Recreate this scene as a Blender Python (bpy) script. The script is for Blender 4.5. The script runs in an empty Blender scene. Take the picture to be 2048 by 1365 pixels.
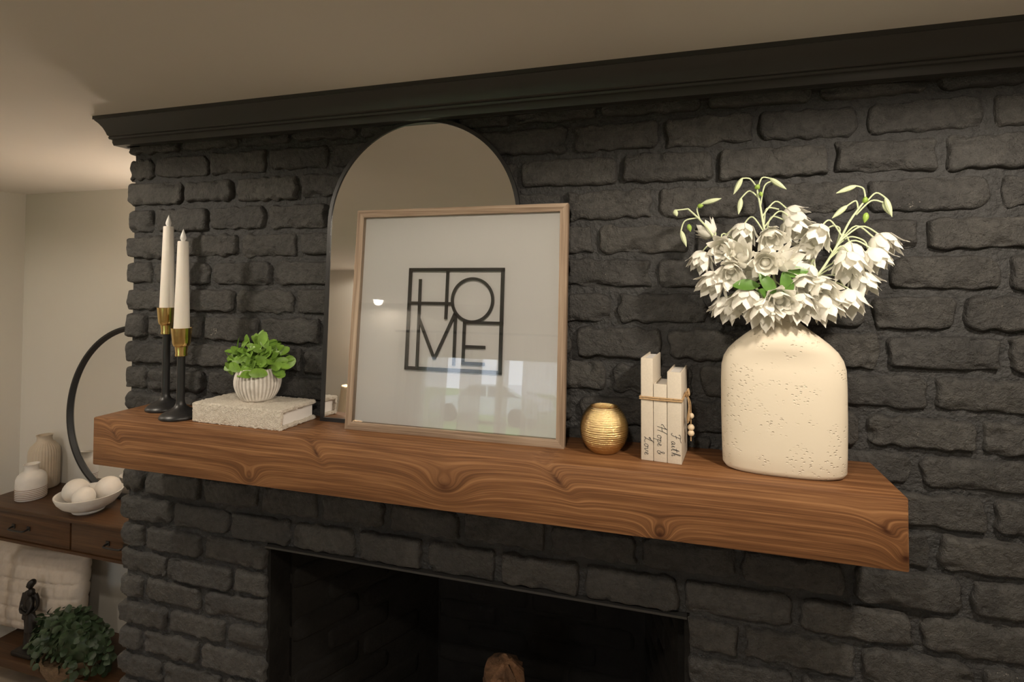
import bpy, bmesh, math, random
import numpy as np
from mathutils import Vector, Matrix, Euler, Quaternion

# ------------------------------------------------------------------ camera, world, lights, exposure
M = 1.60                      # height of the mantel top above the floor
CAM = np.array([1.52719, -1.20749, 0.35311 + M])
YAW, PIT, ROL, FPX, PY = 0.28862, 0.02606, 0.00223, 1104.58767, 526.30047
W, H = 2048, 1365
_f = np.array([-math.sin(YAW)*math.cos(PIT), math.cos(YAW)*math.cos(PIT), math.sin(PIT)])
_r = np.array([math.cos(YAW), math.sin(YAW), 0.0])
_u = np.cross(_r, _f)
R2 = _r*math.cos(ROL) + _u*math.sin(ROL)
U2 = -_r*math.sin(ROL) + _u*math.cos(ROL)
scene = bpy.context.scene
COL = scene.collection
cd = bpy.data.cameras.new('camera')
cd.sensor_width = 36.0
cd.lens = 36.0*FPX/W
cd.shift_y = (PY - H/2)/W * -1.0 * -1.0
cd.clip_start = 0.02
cam = bpy.data.objects.new('camera', cd)
COL.objects.link(cam)
mw = Matrix.Identity(4)
for i in range(3):
    mw[i][0] = R2[i]; mw[i][1] = U2[i]; mw[i][2] = -_f[i]; mw[i][3] = CAM[i]
cam.matrix_world = mw
scene.camera = cam

scene.view_settings.view_transform = 'Standard'
scene.view_settings.look = 'None'
scene.view_settings.gamma = 1.0
scene.view_settings.use_curve_mapping = False
scene.view_settings.exposure = 0.84

world = bpy.data.worlds.new('overcast_sky')
scene.world = world
world.use_nodes = True
world.node_tree.nodes['Background'].inputs[0].default_value = (0.78, 0.88, 1.0, 1)
world.node_tree.nodes['Background'].inputs[1].default_value = 3.2

CEIL = M + 0.809
WARM = (1.0, 0.87, 0.71)
# recessed ceiling downlights (x, y, watts)
DOWNLIGHTS = [(2.05, -0.68, 27.0), (1.38, -1.15, 20.0), (-0.10, -0.70, 19.0), (-1.55, -0.55, 10.0),
              (1.35, -2.9, 5.0), (-1.33, -3.79, 12.0), (3.1, -3.0, 5.0)]


def ray(x, y):
    return _f + R2*(x-W/2)/FPX + U2*(PY-y)/FPX
def onY(x, y, Y=0.0):
    d = ray(x, y); return CAM + d*(Y-CAM[1])/d[1]
def onX(x, y, X=0.0):
    d = ray(x, y); return CAM + d*(X-CAM[0])/d[0]
def onZ(x, y, Z=M):
    d = ray(x, y); return CAM + d*(Z-CAM[2])/d[2]

rnd = random.Random(7)

# ------------------------------------------------------------------ helpers
def link(o, parent=None):
    COL.objects.link(o)
    if parent is not None:
        o.parent = parent
    return o

def tag(o, label=None, cat=None, group=None, kind=None):
    if label: o['label'] = label
    if cat: o['category'] = cat
    if group: o['group'] = group
    if kind: o['kind'] = kind
    return o

def thing(name, label, cat, loc=(0, 0, 0), rz=0.0, group=None):
    o = bpy.data.objects.new(name, None)
    o.empty_display_size = 0.03
    link(o)
    o.location = loc
    o.rotation_euler = (0, 0, rz)
    return tag(o, label, cat, group)

class MB:
    def __init__(self):
        self.v = []; self.f = []
    def add(self, vs, fs):
        n = len(self.v)
        self.v += [tuple(map(float, p)) for p in vs]
        self.f += [tuple(n+i for i in f) for f in fs]
        return self
    def box(self, x0, x1, y0, y1, z0, z1, bev=0.0):
        if bev <= 0:
            vs = [(x, y, z) for x in (x0, x1) for y in (y0, y1) for z in (z0, z1)]
            fs = [(0, 1, 3, 2), (4, 6, 7, 5), (0, 4, 5, 1), (2, 3, 7, 6), (0, 2, 6, 4), (1, 5, 7, 3)]
            return self.add(vs, fs)
        bm = bmesh.new()
        bmesh.ops.create_cube(bm, size=1.0)
        for v in bm.verts:
            v.co = Vector(((x0+x1)/2 + v.co.x*(x1-x0), (y0+y1)/2 + v.co.y*(y1-y0), (z0+z1)/2 + v.co.z*(z1-z0)))
        bmesh.ops.bevel(bm, geom=list(bm.edges), offset=bev, segments=2, affect='EDGES', profile=0.5)
        bm.verts.index_update()
        self.add([v.co for v in bm.verts], [[v.index for v in f.verts] for f in bm.faces])
        bm.free()
        return self
    def lathe(self, prof, n=32, c=(0, 0, 0), sx=1.0, sy=1.0, rib=None, cap=True):
        vs = []; fs = []
        for (r, z) in prof:
            for k in range(n):
                a = 2*math.pi*k/n
                rr = r*(rib(a, z) if rib else 1.0)
                vs.append((c[0]+rr*sx*math.cos(a), c[1]+rr*sy*math.sin(a), c[2]+z))
        for i in range(len(prof)-1):
            for k in range(n):
                k2 = (k+1) % n
                fs.append((i*n+k, i*n+k2, (i+1)*n+k2, (i+1)*n+k))
        if cap:
            fs.append(tuple(range(n-1, -1, -1)))
            fs.append(tuple((len(prof)-1)*n+k for k in range(n)))
        return self.add(vs, fs)
    def tube(self, pts, rad, n=8, closed=False, flat=1.0):
        P = [Vector(p) for p in pts]
        m = len(P)
        if not hasattr(rad, '__len__'): rad = [rad]*m
        vs = []; fs = []
        up = Vector((0, 0, 1))
        prev = None
        for i in range(m):
            if closed:
                t = P[(i+1) % m]-P[i-1]
            else:
                t = P[min(i+1, m-1)]-P[max(i-1, 0)]
            if t.length < 1e-9: t = Vector((0, 0, 1))
            t.normalize()
            if prev is None:
                a = t.cross(up)
                if a.length < 1e-3: a = t.cross(Vector((0, 1, 0)))
            else:
                a = prev - t*prev.dot(t)
                if a.length < 1e-6: a = t.cross(up)
            a.normalize(); prev = a
            b = t.cross(a)
            for k in range(n):
                an = 2*math.pi*k/n
                vs.append(P[i] + a*(math.cos(an)*rad[i]) + b*(math.sin(an)*rad[i]*flat))
        seg = m if closed else m-1
        for i in range(seg):
            j = (i+1) % m
            for k in range(n):
                k2 = (k+1) % n
                fs.append((i*n+k, i*n+k2, j*n+k2, j*n+k))
        if not closed:
            fs.append(tuple(range(n-1, -1, -1)))
            fs.append(tuple((m-1)*n+k for k in range(n)))
        return self.add(vs, fs)
    def prism(self, poly, axis, a0, a1):
        """poly: 2D points; extruded along axis (0 x, 1 y, 2 z)"""
        n = len(poly)
        def mk(p, a):
            if axis == 0: return (a, p[0], p[1])
            if axis == 1: return (p[0], a, p[1])
            return (p[0], p[1], a)
        vs = [mk(p, a0) for p in poly] + [mk(p, a1) for p in poly]
        fs = [(i, (i+1) % n, n+(i+1) % n, n+i) for i in range(n)]
        fs += [tuple(range(n-1, -1, -1)), tuple(range(n, 2*n))]
        return self.add(vs, fs)
    def sphere(self, c, r, nu=16, nv=10, s=(1, 1, 1)):
        prof = [(math.sin(math.pi*i/nv)*1.0, -math.cos(math.pi*i/nv)) for i in range(nv+1)]
        vs = []; fs = []
        for (a, z) in prof:
            for k in range(nu):
                t = 2*math.pi*k/nu
                vs.append((c[0]+r*s[0]*a*math.cos(t), c[1]+r*s[1]*a*math.sin(t), c[2]+r*s[2]*z))
        for i in range(nv):
            for k in range(nu):
                k2 = (k+1) % nu
                fs.append((i*nu+k, i*nu+k2, (i+1)*nu+k2, (i+1)*nu+k))
        return self.add(vs, fs)
    def mesh(self, name, mat, org=(0, 0, 0), smooth=True, ang=40):
        me = bpy.data.meshes.new(name)
        o = Vector(org)
        me.from_pydata([tuple(Vector(p)-o) for p in self.v], [], self.f)
        bm = bmesh.new(); bm.from_mesh(me)
        bmesh.ops.remove_doubles(bm, verts=bm.verts, dist=1e-6)
        bmesh.ops.recalc_face_normals(bm, faces=bm.faces)
        bm.to_mesh(me); bm.free()
        if mat: me.materials.append(mat)
        if smooth:
            me.shade_smooth()
            try: me.set_sharp_from_angle(angle=math.radians(ang))
            except Exception: pass
        me.update()
        return me
    def build(self, name, mat, parent=None, org=(0, 0, 0), smooth=True, ang=40):
        o = bpy.data.objects.new(name, self.mesh(name, mat, org, smooth, ang))
        link(o, parent)
        if parent is None: o.location = org
        return o

def catmull(pts, n=6):
    P = [Vector(p) for p in pts]
    out = []
    for i in range(len(P)-1):
        p0 = P[max(i-1, 0)]; p1 = P[i]; p2 = P[i+1]; p3 = P[min(i+2, len(P)-1)]
        for k in range(n):
            t = k/n
            out.append(0.5*((2*p1)+(p2-p0)*t+(2*p0-5*p1+4*p2-p3)*t*t+(3*p1-p0-3*p2+p3)*t*t*t))
    out.append(P[-1])
    return out

# ------------------------------------------------------------------ materials
def nodes(name):
    m = bpy.data.materials.new(name)
    m.use_nodes = True
    nt = m.node_tree
    return m, nt, nt.nodes['Principled BSDF']

def N(nt, typ, **kw):
    n = nt.nodes.new(typ)
    for k, v in kw.items():
        setattr(n, k, v)
    return n

def L(nt, a, b):
    nt.links.new(a, b)

def ramp(nt, fac, stops):
    r = N(nt, 'ShaderNodeValToRGB')
    e = r.color_ramp.elements
    e[0].position, e[0].color = stops[0][0], (*stops[0][1], 1)
    e[1].position, e[1].color = stops[-1][0], (*stops[-1][1], 1)
    for p, c in stops[1:-1]:
        x = e.new(p); x.color = (*c, 1)
    L(nt, fac, r.inputs[0])
    return r

def noise(nt, scale, detail=4, rough=0.55, vec=None, dist=0.0):
    n = N(nt, 'ShaderNodeTexNoise')
    n.inputs['Scale'].default_value = scale
    n.inputs['Detail'].default_value = detail
    n.inputs['Roughness'].default_value = rough
    n.inputs['Distortion'].default_value = dist
    if vec is not None: L(nt, vec, n.inputs['Vector'])
    return n

def coord(nt, scale=(1, 1, 1), out='Object'):
    tc = N(nt, 'ShaderNodeTexCoord')
    mp = N(nt, 'ShaderNodeMapping')
    mp.inputs['Scale'].default_value = scale
    L(nt, tc.outputs[out], mp.inputs[0])
    return mp.outputs[0]

def bump(nt, bsdf, height, strength=0.3, dist=0.002, normal=None):
    b = N(nt, 'ShaderNodeBump')
    b.inputs['Strength'].default_value = strength
    b.inputs['Distance'].default_value = dist
    L(nt, height, b.inputs['Height'])
    if normal is not None: L(nt, normal, b.inputs['Normal'])
    if bsdf is not None: L(nt, b.outputs[0], bsdf.inputs['Normal'])
    return b

def plain(name, col, rough=0.5, metal=0.0, var=0.0, vscale=8.0, bmp=0.0, bscale=60.0, bdist=0.002, spec=0.5, wob=None):
    m, nt, b = nodes(name)
    b.inputs['Base Color'].default_value = (*col, 1)
    b.inputs['Roughness'].default_value = rough
    b.inputs['Metallic'].default_value = metal
    b.inputs['Specular IOR Level'].default_value = spec
    v = coord(nt, out='Object')
    n = noise(nt, vscale, 5, 0.6, v)
    lo = tuple(c*(1-var) for c in col); hi = tuple(min(1, c*(1+var)) for c in col)
    r = ramp(nt, n.outputs[0], [(0.3, lo), (0.7, hi)])
    L(nt, r.outputs[0], b.inputs['Base Color'])
    if bmp > 0:
        n2 = noise(nt, bscale, 4, 0.6, v)
        bump(nt, b, n2.outputs[0], bmp, bdist)
    return m

MAT = {}
def brick_paint():
    m, nt, b = nodes('charcoal_brick_paint')
    geo = N(nt, 'ShaderNodeNewGeometry')
    pos = geo.outputs['Position']
    oi = N(nt, 'ShaderNodeObjectInfo')
    n1 = noise(nt, 9, 5, 0.6, pos)
    n2 = noise(nt, 110, 5, 0.65, pos)
    n3 = noise(nt, 420, 3, 0.6, pos)
    base = ramp(nt, n1.outputs[0], [(0.3, (0.046, 0.0455, 0.045)), (0.7, (0.074, 0.0725, 0.070))])
    mot = ramp(nt, noise(nt, 70, 6, 0.72, pos, 0.4).outputs[0], [(0.32, (0.66, 0.66, 0.67)), (0.5, (1.0, 1.0, 1.0)), (0.68, (1.28, 1.27, 1.24))])
    mx0 = N(nt, 'ShaderNodeMix', data_type='RGBA', blend_type='MULTIPLY'); mx0.inputs[0].default_value = 1.0
    L(nt, base.outputs[0], mx0.inputs[6]); L(nt, mot.outputs[0], mx0.inputs[7])
    mixr = N(nt, 'ShaderNodeMix', data_type='RGBA', blend_type='MULTIPLY')
    mixr.inputs[0].default_value = 1.0
    L(nt, mx0.outputs[2], mixr.inputs[6])
    rr = ramp(nt, oi.outputs['Random'], [(0.0, (0.86, 0.86, 0.87)), (1.0, (1.15, 1.13, 1.10))])
    L(nt, rr.outputs[0], mixr.inputs[7])
    # flecks of bare pale mortar that the paint missed
    nf = noise(nt, 260, 2, 0.5, pos)
    nm = noise(nt, 14, 2, 0.5, pos)
    mu = N(nt, 'ShaderNodeMath', operation='MULTIPLY')
    L(nt, nf.outputs[0], mu.inputs[0]); L(nt, nm.outputs[0], mu.inputs[1])
    gt = N(nt, 'ShaderNodeMath', operation='GREATER_THAN')
    gt.inputs[1].default_value = 0.505
    L(nt, mu.outputs[0], gt.inputs[0])
    mf = N(nt, 'ShaderNodeMix', data_type='RGBA')
    L(nt, gt.outputs[0], mf.inputs[0]); L(nt, mixr.outputs[2], mf.inputs[6])
    mf.inputs[7].default_value = (0.35, 0.32, 0.28, 1)
    L(nt, mf.outputs[2], b.inputs['Base Color'])
    b.inputs['Roughness'].default_value = 0.52
    b.inputs['Specular IOR Level'].default_value = 0.34
    b0 = bump(nt, None, noise(nt, 45, 5, 0.7, pos, 0.6).outputs[0], 0.9, 0.009)
    b1 = bump(nt, None, n2.outputs[0], 0.9, 0.0055, b0.outputs[0])
    b2 = bump(nt, b, n3.outputs[0], 0.6, 0.0022, b1.outputs[0])
    return m
MAT['brick'] = brick_paint()
MAT['mortar'] = plain('charcoal_shaded_mortar', (0.036, 0.036, 0.0365), 0.7, var=0.25, vscale=60, bmp=1.0, bscale=75, bdist=0.009)  # darker than the brick paint: shade in the joints is put into the colour
MAT['soot'] = plain('sooty_black_brick', (0.012, 0.011, 0.0098), 0.85, spec=0.2, var=0.35, vscale=10, bmp=0.6, bscale=80, bdist=0.004)
MAT['crown'] = plain('charcoal_trim_paint', (0.040, 0.0395, 0.039), 0.40, var=0.06, vscale=4, bmp=0.08, bscale=120, bdist=0.001)
MAT['ceiling'] = plain('ceiling_paint', (0.74, 0.70, 0.65), 0.9, var=0.015, vscale=3, bmp=0.08, bscale=160, bdist=0.001)
MAT['wall'] = plain('cream_wall_paint', (0.72, 0.69, 0.63), 0.85, var=0.015, vscale=3, bmp=0.08, bscale=140, bdist=0.001)
MAT['black_metal'] = plain('black_satin_metal', (0.016, 0.016, 0.017), 0.38, 0.0, var=0.1, vscale=30, bmp=0.05, bscale=200)
MAT['brass'] = plain('polished_brass', (0.83, 0.60, 0.25), 0.16, 1.0, var=0.05, vscale=20)
MAT['wax'] = plain('ivory_wax', (0.78, 0.73, 0.66), 0.5, var=0.03, vscale=20)
MAT['wax'].node_tree.nodes['Principled BSDF'].inputs['Subsurface Weight'].default_value = 0.15
MAT['wax'].node_tree.nodes['Principled BSDF'].inputs['Subsurface Radius'].default_value = (0.01, 0.006, 0.004)
MAT['white_plastic'] = plain('milky_flame_plastic', (0.80, 0.79, 0.77), 0.35)
MAT['paper'] = plain('white_page_block', (0.80, 0.77, 0.74), 0.8, var=0.03, bmp=0.3, bscale=300, bdist=0.001)
MAT['board'] = plain('white_mat_board', (0.80, 0.785, 0.77), 0.85, var=0.01)
MAT['lettering'] = plain('black_lettering', (0.025, 0.023, 0.021), 0.45, var=0.05)
MAT['ink'] = plain('dark_grey_ink', (0.03, 0.03, 0.035), 0.7)
MAT['linen'] = plain('cream_linen_cloth', (0.66, 0.59, 0.49), 0.85, var=0.05, vscale=300, bmp=0.4, bscale=700, bdist=0.0006)
MAT['jute'] = plain('jute_twine', (0.48, 0.32, 0.17), 0.9, var=0.25, vscale=200, bmp=0.5, bscale=500, bdist=0.001)
MAT['bead'] = plain('pale_wood_bead', (0.74, 0.60, 0.42), 0.55, var=0.08, vscale=60)
MAT['leaf'] = plain('fresh_green_leaf', (0.20, 0.36, 0.055), 0.42, var=0.35, vscale=35, bmp=0.2, bscale=150, bdist=0.001)
MAT['leafedge'] = plain('light_green_stem', (0.36, 0.48, 0.15), 0.5, var=0.1)
MAT['ivy'] = plain('dark_ivy_leaf', (0.040, 0.070, 0.032), 0.45, var=0.5, vscale=20)
MAT['petal'] = plain('white_silk_petal', (0.90, 0.87, 0.77), 0.7, var=0.04, vscale=60)
def petal_mat():
    m, nt, b = nodes('white_silk_petal')
    out = nt.nodes['Material Output']
    b.inputs['Base Color'].default_value = (0.95, 0.935, 0.87, 1)
    b.inputs['Roughness'].default_value = 0.7
    tl = N(nt, 'ShaderNodeBsdfTranslucent'); tl.inputs[0].default_value = (0.95, 0.93, 0.84, 1)
    mx = N(nt, 'ShaderNodeMixShader'); mx.inputs[0].default_value = 0.22
    L(nt, b.outputs[0], mx.inputs[1]); L(nt, tl.outputs[0], mx.inputs[2]); L(nt, mx.outputs[0], out.inputs[0])
    v = coord(nt); n = noise(nt, 180, 2, 0.5, v)
    bump(nt, b, n.outputs[0], 0.15, 0.001)
    return m
MAT['petal'] = petal_mat()
MAT['stem'] = plain('pale_green_stem', (0.62, 0.69, 0.45), 0.55, var=0.08, vscale=60)
MAT['budgreen'] = plain('green_calyx', (0.30, 0.45, 0.08), 0.5, var=0.15, vscale=60)
MAT['flowerleaf'] = plain('glossy_green_leaf', (0.085, 0.19, 0.03), 0.4, var=0.25, vscale=40)
MAT['ceramic_white'] = plain('matte_white_ceramic', (0.72, 0.69, 0.65), 0.7, var=0.05, vscale=20, bmp=0.15, bscale=120)
MAT['sand_ceramic'] = plain('sand_coloured_ceramic', (0.56, 0.48, 0.38), 0.75, var=0.08, vscale=20, bmp=0.2, bscale=120)
MAT['stripe'] = plain('brown_glaze_line', (0.24, 0.15, 0.10), 0.7, var=0.15, vscale=60)
MAT['bronze'] = plain('dark_bronze', (0.020, 0.017, 0.015), 0.42, 0.3, var=0.3, vscale=30)
MAT['basket'] = plain('woven_basket', (0.18, 0.12, 0.07), 0.8, var=0.3, vscale=90, bmp=0.6, bscale=200, bdist=0.004)
MAT['pillow'] = plain('cream_quilted_cloth', (0.62, 0.54, 0.46), 0.9, var=0.05, vscale=60, bmp=0.4, bscale=400, bdist=0.001)
MAT['floor'] = plain('pale_oak_floor', (0.44, 0.36, 0.28), 0.5, var=0.25, vscale=5)
MAT['shade'] = plain('linen_lamp_shade', (0.80, 0.66, 0.48), 0.8)
MAT['lawn'] = plain('lawn_grass', (0.16, 0.30, 0.08), 0.9, var=0.3, vscale=3)
MAT['carpaint'] = plain('silver_car_paint', (0.62, 0.65, 0.70), 0.25, 0.4)
MAT['carglass'] = plain('dark_car_glass', (0.10, 0.12, 0.15), 0.1)
MAT['tyre'] = plain('black_tyre', (0.02, 0.02, 0.02), 0.8)
MAT['white_trim'] = plain('white_trim_paint', (0.75, 0.74, 0.71), 0.5)

def mirror_mat():
    m, nt, b = nodes('mirror_silver')
    b.inputs['Base Color'].default_value = (0.90, 0.90, 0.89, 1)
    b.inputs['Metallic'].default_value = 1.0
    b.inputs['Roughness'].default_value = 0.02
    return m
MAT['mirror'] = mirror_mat()

def glass_mat():
    m, nt, b = nodes('picture_glass')
    out = nt.nodes['Material Output']
    fr = N(nt, 'ShaderNodeFresnel'); fr.inputs[0].default_value = 1.55
    tr = N(nt, 'ShaderNodeBsdfTransparent')
    gl = N(nt, 'ShaderNodeBsdfGlossy'); gl.inputs['Roughness'].default_value = 0.015
    mx = N(nt, 'ShaderNodeMixShader')
    L(nt, fr.outputs[0], mx.inputs[0]); L(nt, tr.outputs[0], mx.inputs[1]); L(nt, gl.outputs[0], mx.inputs[2])
    L(nt, mx.outputs[0], out.inputs[0])
    return m
MAT['glass'] = glass_mat()

def sheer_mat():
    m, nt, b = nodes('sheer_curtain_cloth')
    out = nt.nodes['Material Output']
    tr = N(nt, 'ShaderNodeBsdfTransparent')
    df = N(nt, 'ShaderNodeBsdfDiffuse'); df.inputs[0].default_value = (0.75, 0.72, 0.68, 1)
    tl = N(nt, 'ShaderNodeBsdfTranslucent'); tl.inputs[0].default_value = (0.75, 0.72, 0.68, 1)
    m1 = N(nt, 'ShaderNodeMixShader'); m1.inputs[0].default_value = 0.5
    m2 = N(nt, 'ShaderNodeMixShader'); m2.inputs[0].default_value = 0.72
    L(nt, df.outputs[0], m1.inputs[1]); L(nt, tl.outputs[0], m1.inputs[2])
    L(nt, tr.outputs[0], m2.inputs[1]); L(nt, m1.outputs[0], m2.inputs[2])
    L(nt, m2.outputs[0], out.inputs[0])
    return m
MAT['sheer'] = sheer_mat()

def emit(name, col, s):
    m, nt, b = nodes(name)
    b.inputs['Base Color'].default_value = (*col, 1)
    b.inputs['Emission Color'].default_value = (*col, 1)
    b.inputs['Emission Strength'].default_value = s
    return m
MAT['lens'] = emit('downlight_lens', (1.0, 0.90, 0.76), 9.0)
MAT['lampglow'] = emit('lamp_bulb_glow', (1.0, 0.80, 0.55), 10.0)

def wood_mat(name, c0, c1, c2, axis=0, knots=(), rings=55.0, stretch=9.0, rough=0.5, ring_amt=0.16):
    """long-grain wood; knots = [(x, z, radius_x, radius_z, push, dark)] in metres of object space"""
    m, nt, b = nodes(name)
    tc = N(nt, 'ShaderNodeTexCoord')
    sep = N(nt, 'ShaderNodeSeparateXYZ')
    L(nt, tc.outputs['Object'], sep.inputs[0])
    ax = [sep.outputs[0], sep.outputs[1], sep.outputs[2]]
    along = ax[axis]
    oth = [ax[i] for i in range(3) if i != axis]
    def math_(op, a, bb=None, cc=None):
        n = N(nt, 'ShaderNodeMath', operation=op)
        for i, v in enumerate((a, bb, cc)):
            if v is None: continue
            if isinstance(v, (int, float)): n.inputs[i].default_value = v
            else: L(nt, v, n.inputs[i])
        return n.outputs[0]
    comb = N(nt, 'ShaderNodeCombineXYZ')
    L(nt, math_('MULTIPLY', along, 1.0/stretch), comb.inputs[0])
    L(nt, oth[0], comb.inputs[1]); L(nt, oth[1], comb.inputs[2])
    warp = noise(nt, 14.0, 3, 0.5, comb.outputs[0])
    warp2 = noise(nt, 5.0, 2, 0.5, comb.outputs[0])
    ph = math_('ADD', oth[1], math_('MULTIPLY', oth[0], 0.8))
    ph = math_('ADD', ph, math_('MULTIPLY', warp.outputs[0], 0.006))
    ph = math_('ADD', ph, math_('MULTIPLY', warp2.outputs[0], 0.028))
    dark = None
    for (kx, kz, rx, rz, push, dk, skew) in knots:
        zz = math_('SUBTRACT', oth[1], kz)
        dx = math_('DIVIDE', math_('ADD', math_('SUBTRACT', along, kx), math_('MULTIPLY', zz, skew)), rx)
        dz = math_('DIVIDE', zz, rz)
        d2 = math_('ADD', math_('MULTIPLY', dx, dx), math_('MULTIPLY', dz, dz))
        g = math_('POWER', math_('DIVIDE', 1.0, math_('ADD', 1.0, math_('MULTIPLY', d2, 0.6))), 2.0)
        ph = math_('ADD', ph, math_('MULTIPLY', g, push*0.5))
        core = math_('POWER', math_('DIVIDE', 1.0, math_('ADD', 1.0, math_('MULTIPLY', d2, 5.0))), 2.0)
        core = math_('MULTIPLY', core, min(1.0, dk*1.25))
        dark = core if dark is None else math_('MAXIMUM', dark, core)
    sn = math_('SINE', math_('MULTIPLY', ph, rings*2*math.pi))
    sn = math_('POWER', math_('MULTIPLY_ADD', sn, 0.5, 0.5), 9.0)
    def streak(sc, al, det):
        c2 = N(nt, 'ShaderNodeCombineXYZ')
        L(nt, math_('MULTIPLY', along, al), c2.inputs[0])
        L(nt, oth[0], c2.inputs[1]); L(nt, ph, c2.inputs[2])
        return noise(nt, sc, det, 0.6, c2.outputs[0]).outputs[0]
    f1 = streak(420.0, 0.016, 4); f2 = streak(75.0, 0.035, 3)
    big = noise(nt, 3.2, 3, 0.55, comb.outputs[0])
    fac = math_('ADD', math_('MULTIPLY', f1, 0.42), math_('MULTIPLY', f2, 0.38))
    fac = math_('ADD', fac, math_('MULTIPLY', big.outputs[0], 0.26))
    fac = math_('ADD', fac, math_('MULTIPLY', math_('MULTIPLY', sn, f2), ring_amt))
    r = ramp(nt, fac, [(0.39, c0), (0.54, c1), (0.70, c2)])
    col = r.outputs[0]
    if dark is not None:
        mx = N(nt, 'ShaderNodeMix', data_type='RGBA')
        L(nt, dark, mx.inputs[0]); L(nt, col, mx.inputs[6])
        mx.inputs[7].default_value = (c0[0]*0.55, c0[1]*0.36, c0[2]*0.30, 1)
        col = mx.outputs[2]
    L(nt, col, b.inputs['Base Color'])
    b.inputs['Roughness'].default_value = rough
    b.inputs['Specular IOR Level'].default_value = 0.35
    bump(nt, b, fac, 0.25, 0.0015)
    return m

# mantel extents
ML, MR, MD, MH = 0.12396, 1.88323, 0.16877, 0.11853
def kn(px, py, rx, rz, push, dk, skew=0.0):
    p = onY(px, py, -MD)
    return (p[0]-ML, p[2]-M, rx, rz, push, dk, skew)
MAT['mantel'] = wood_mat('stained_pine', (0.070, 0.028, 0.011), (0.170, 0.074, 0.029), (0.33, 0.163, 0.070), 0,
    [kn(228, 868, 0.014, 0.030, 0.03, 0.5, 0.75), kn(498, 958, 0.030, 0.026, 0.075, 0.45),
     kn(632, 906, 0.014, 0.032, 0.03, 0.7, 0.65), kn(888, 975, 0.055, 0.034, 0.11, 0.55),
     kn(1115, 962, 0.018, 0.034, 0.035, 0.7, 0.9), kn(1320, 1071, 0.024, 0.022, 0.085, 0.75),
     kn(1772, 1062, 0.020, 0.022, 0.035, 0.75, 0.9), kn(1812, 1118, 0.024, 0.024, 0.07, 0.85)],
    rings=75, stretch=14, rough=0.5, ring_amt=0.13)
MAT['frame_wood'] = wood_mat('driftwood_frame', (0.12, 0.078, 0.050), (0.30, 0.215, 0.150), (0.50, 0.395, 0.30), 0, rings=40, stretch=16, rough=0.6)
MAT['frame_wood_v'] = wood_mat('driftwood_frame_upright', (0.12, 0.078, 0.050), (0.30, 0.215, 0.150), (0.50, 0.395, 0.30), 2, rings=40, stretch=16, rough=0.6)
MAT['walnut'] = wood_mat('walnut_veneer', (0.038, 0.017, 0.0075), (0.074, 0.035, 0.015), (0.112, 0.056, 0.024), 0, rings=30, stretch=18, rough=0.42)
MAT['bark'] = plain('birch_log_bark', (0.20, 0.105, 0.055), 0.9, var=0.75, vscale=28, bmp=0.9, bscale=60, bdist=0.01)

def boucle_mat():
    m, nt, b = nodes('cream_boucle')
    v = coord(nt)
    n = noise(nt, 260, 3, 0.6, v)
    r = ramp(nt, n.outputs[0], [(0.3, (0.60, 0.54, 0.45)), (0.6, (0.78, 0.72, 0.63))])
    L(nt, r.outputs[0], b.inputs['Base Color'])
    b.inputs['Roughness'].default_value = 0.95
    n2 = noise(nt, 380, 3, 0.6, v)
    bump(nt, b, n2.outputs[0], 0.9, 0.004)
    return m
MAT['boucle'] = boucle_mat()

def vase_mat():
    m, nt, b = nodes('cream_pitted_ceramic')
    v = coord(nt)
    vo = N(nt, 'ShaderNodeTexVoronoi'); vo.inputs['Scale'].default_value = 130
    mp = N(nt, 'ShaderNodeMapping'); mp.inputs['Scale'].default_value = (1, 1, 1.7)
    L(nt, v, mp.inputs[0]); L(nt, mp.outputs[0], vo.inputs['Vector'])
    nz = noise(nt, 22, 2, 0.5, v)
    dot = ramp(nt, vo.outputs['Distance'], [(0.10, (0, 0, 0)), (0.30, (1, 1, 1))])
    patch = ramp(nt, nz.outputs[0], [(0.50, (1, 1, 1)), (0.58, (0, 0, 0))])
    mx = N(nt, 'ShaderNodeMath', operation='MAXIMUM')
    L(nt, dot.outputs[0], mx.inputs[0]); L(nt, patch.outputs[0], mx.inputs[1])
    b.inputs['Base Color'].default_value = (0.74, 0.66, 0.53, 1)
    b.inputs['Roughness'].default_value = 0.55
    n2 = noise(nt, 30, 3, 0.5, v)
    b1 = bump(nt, None, n2.outputs[0], 0.15, 0.003)
    bump(nt, b, mx.outputs[0], 0.75, 0.0019, b1.outputs[0])
    return m
MAT['vase'] = vase_mat()

def gold_mat():
    m, nt, b = nodes('hammered_gold')
    b.inputs['Base Color'].default_value = (0.86, 0.66, 0.33, 1)
    b.inputs['Metallic'].default_value = 1.0
    b.inputs['Roughness'].default_value = 0.14
    v = coord(nt, (1, 1, 9))
    n = noise(nt, 95, 4, 0.7, v)
    bump(nt, b, n.outputs[0], 0.6, 0.002)
    return m
MAT['gold'] = gold_mat()

def pot_mat():
    m, nt, b = nodes('whitewashed_ribbed_clay')
    v = coord(nt)
    n = noise(nt, 45, 4, 0.6, v)
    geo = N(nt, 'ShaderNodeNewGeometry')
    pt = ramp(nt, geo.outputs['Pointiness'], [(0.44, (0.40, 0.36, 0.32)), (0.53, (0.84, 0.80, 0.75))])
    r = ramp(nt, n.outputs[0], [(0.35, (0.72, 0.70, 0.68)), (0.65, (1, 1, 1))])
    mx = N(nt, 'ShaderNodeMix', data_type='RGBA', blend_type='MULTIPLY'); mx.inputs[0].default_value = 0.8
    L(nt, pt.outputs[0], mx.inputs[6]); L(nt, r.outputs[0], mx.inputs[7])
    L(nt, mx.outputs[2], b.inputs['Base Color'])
    b.inputs['Roughness'].default_value = 0.8
    return m
MAT['pot'] = pot_mat()

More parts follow.
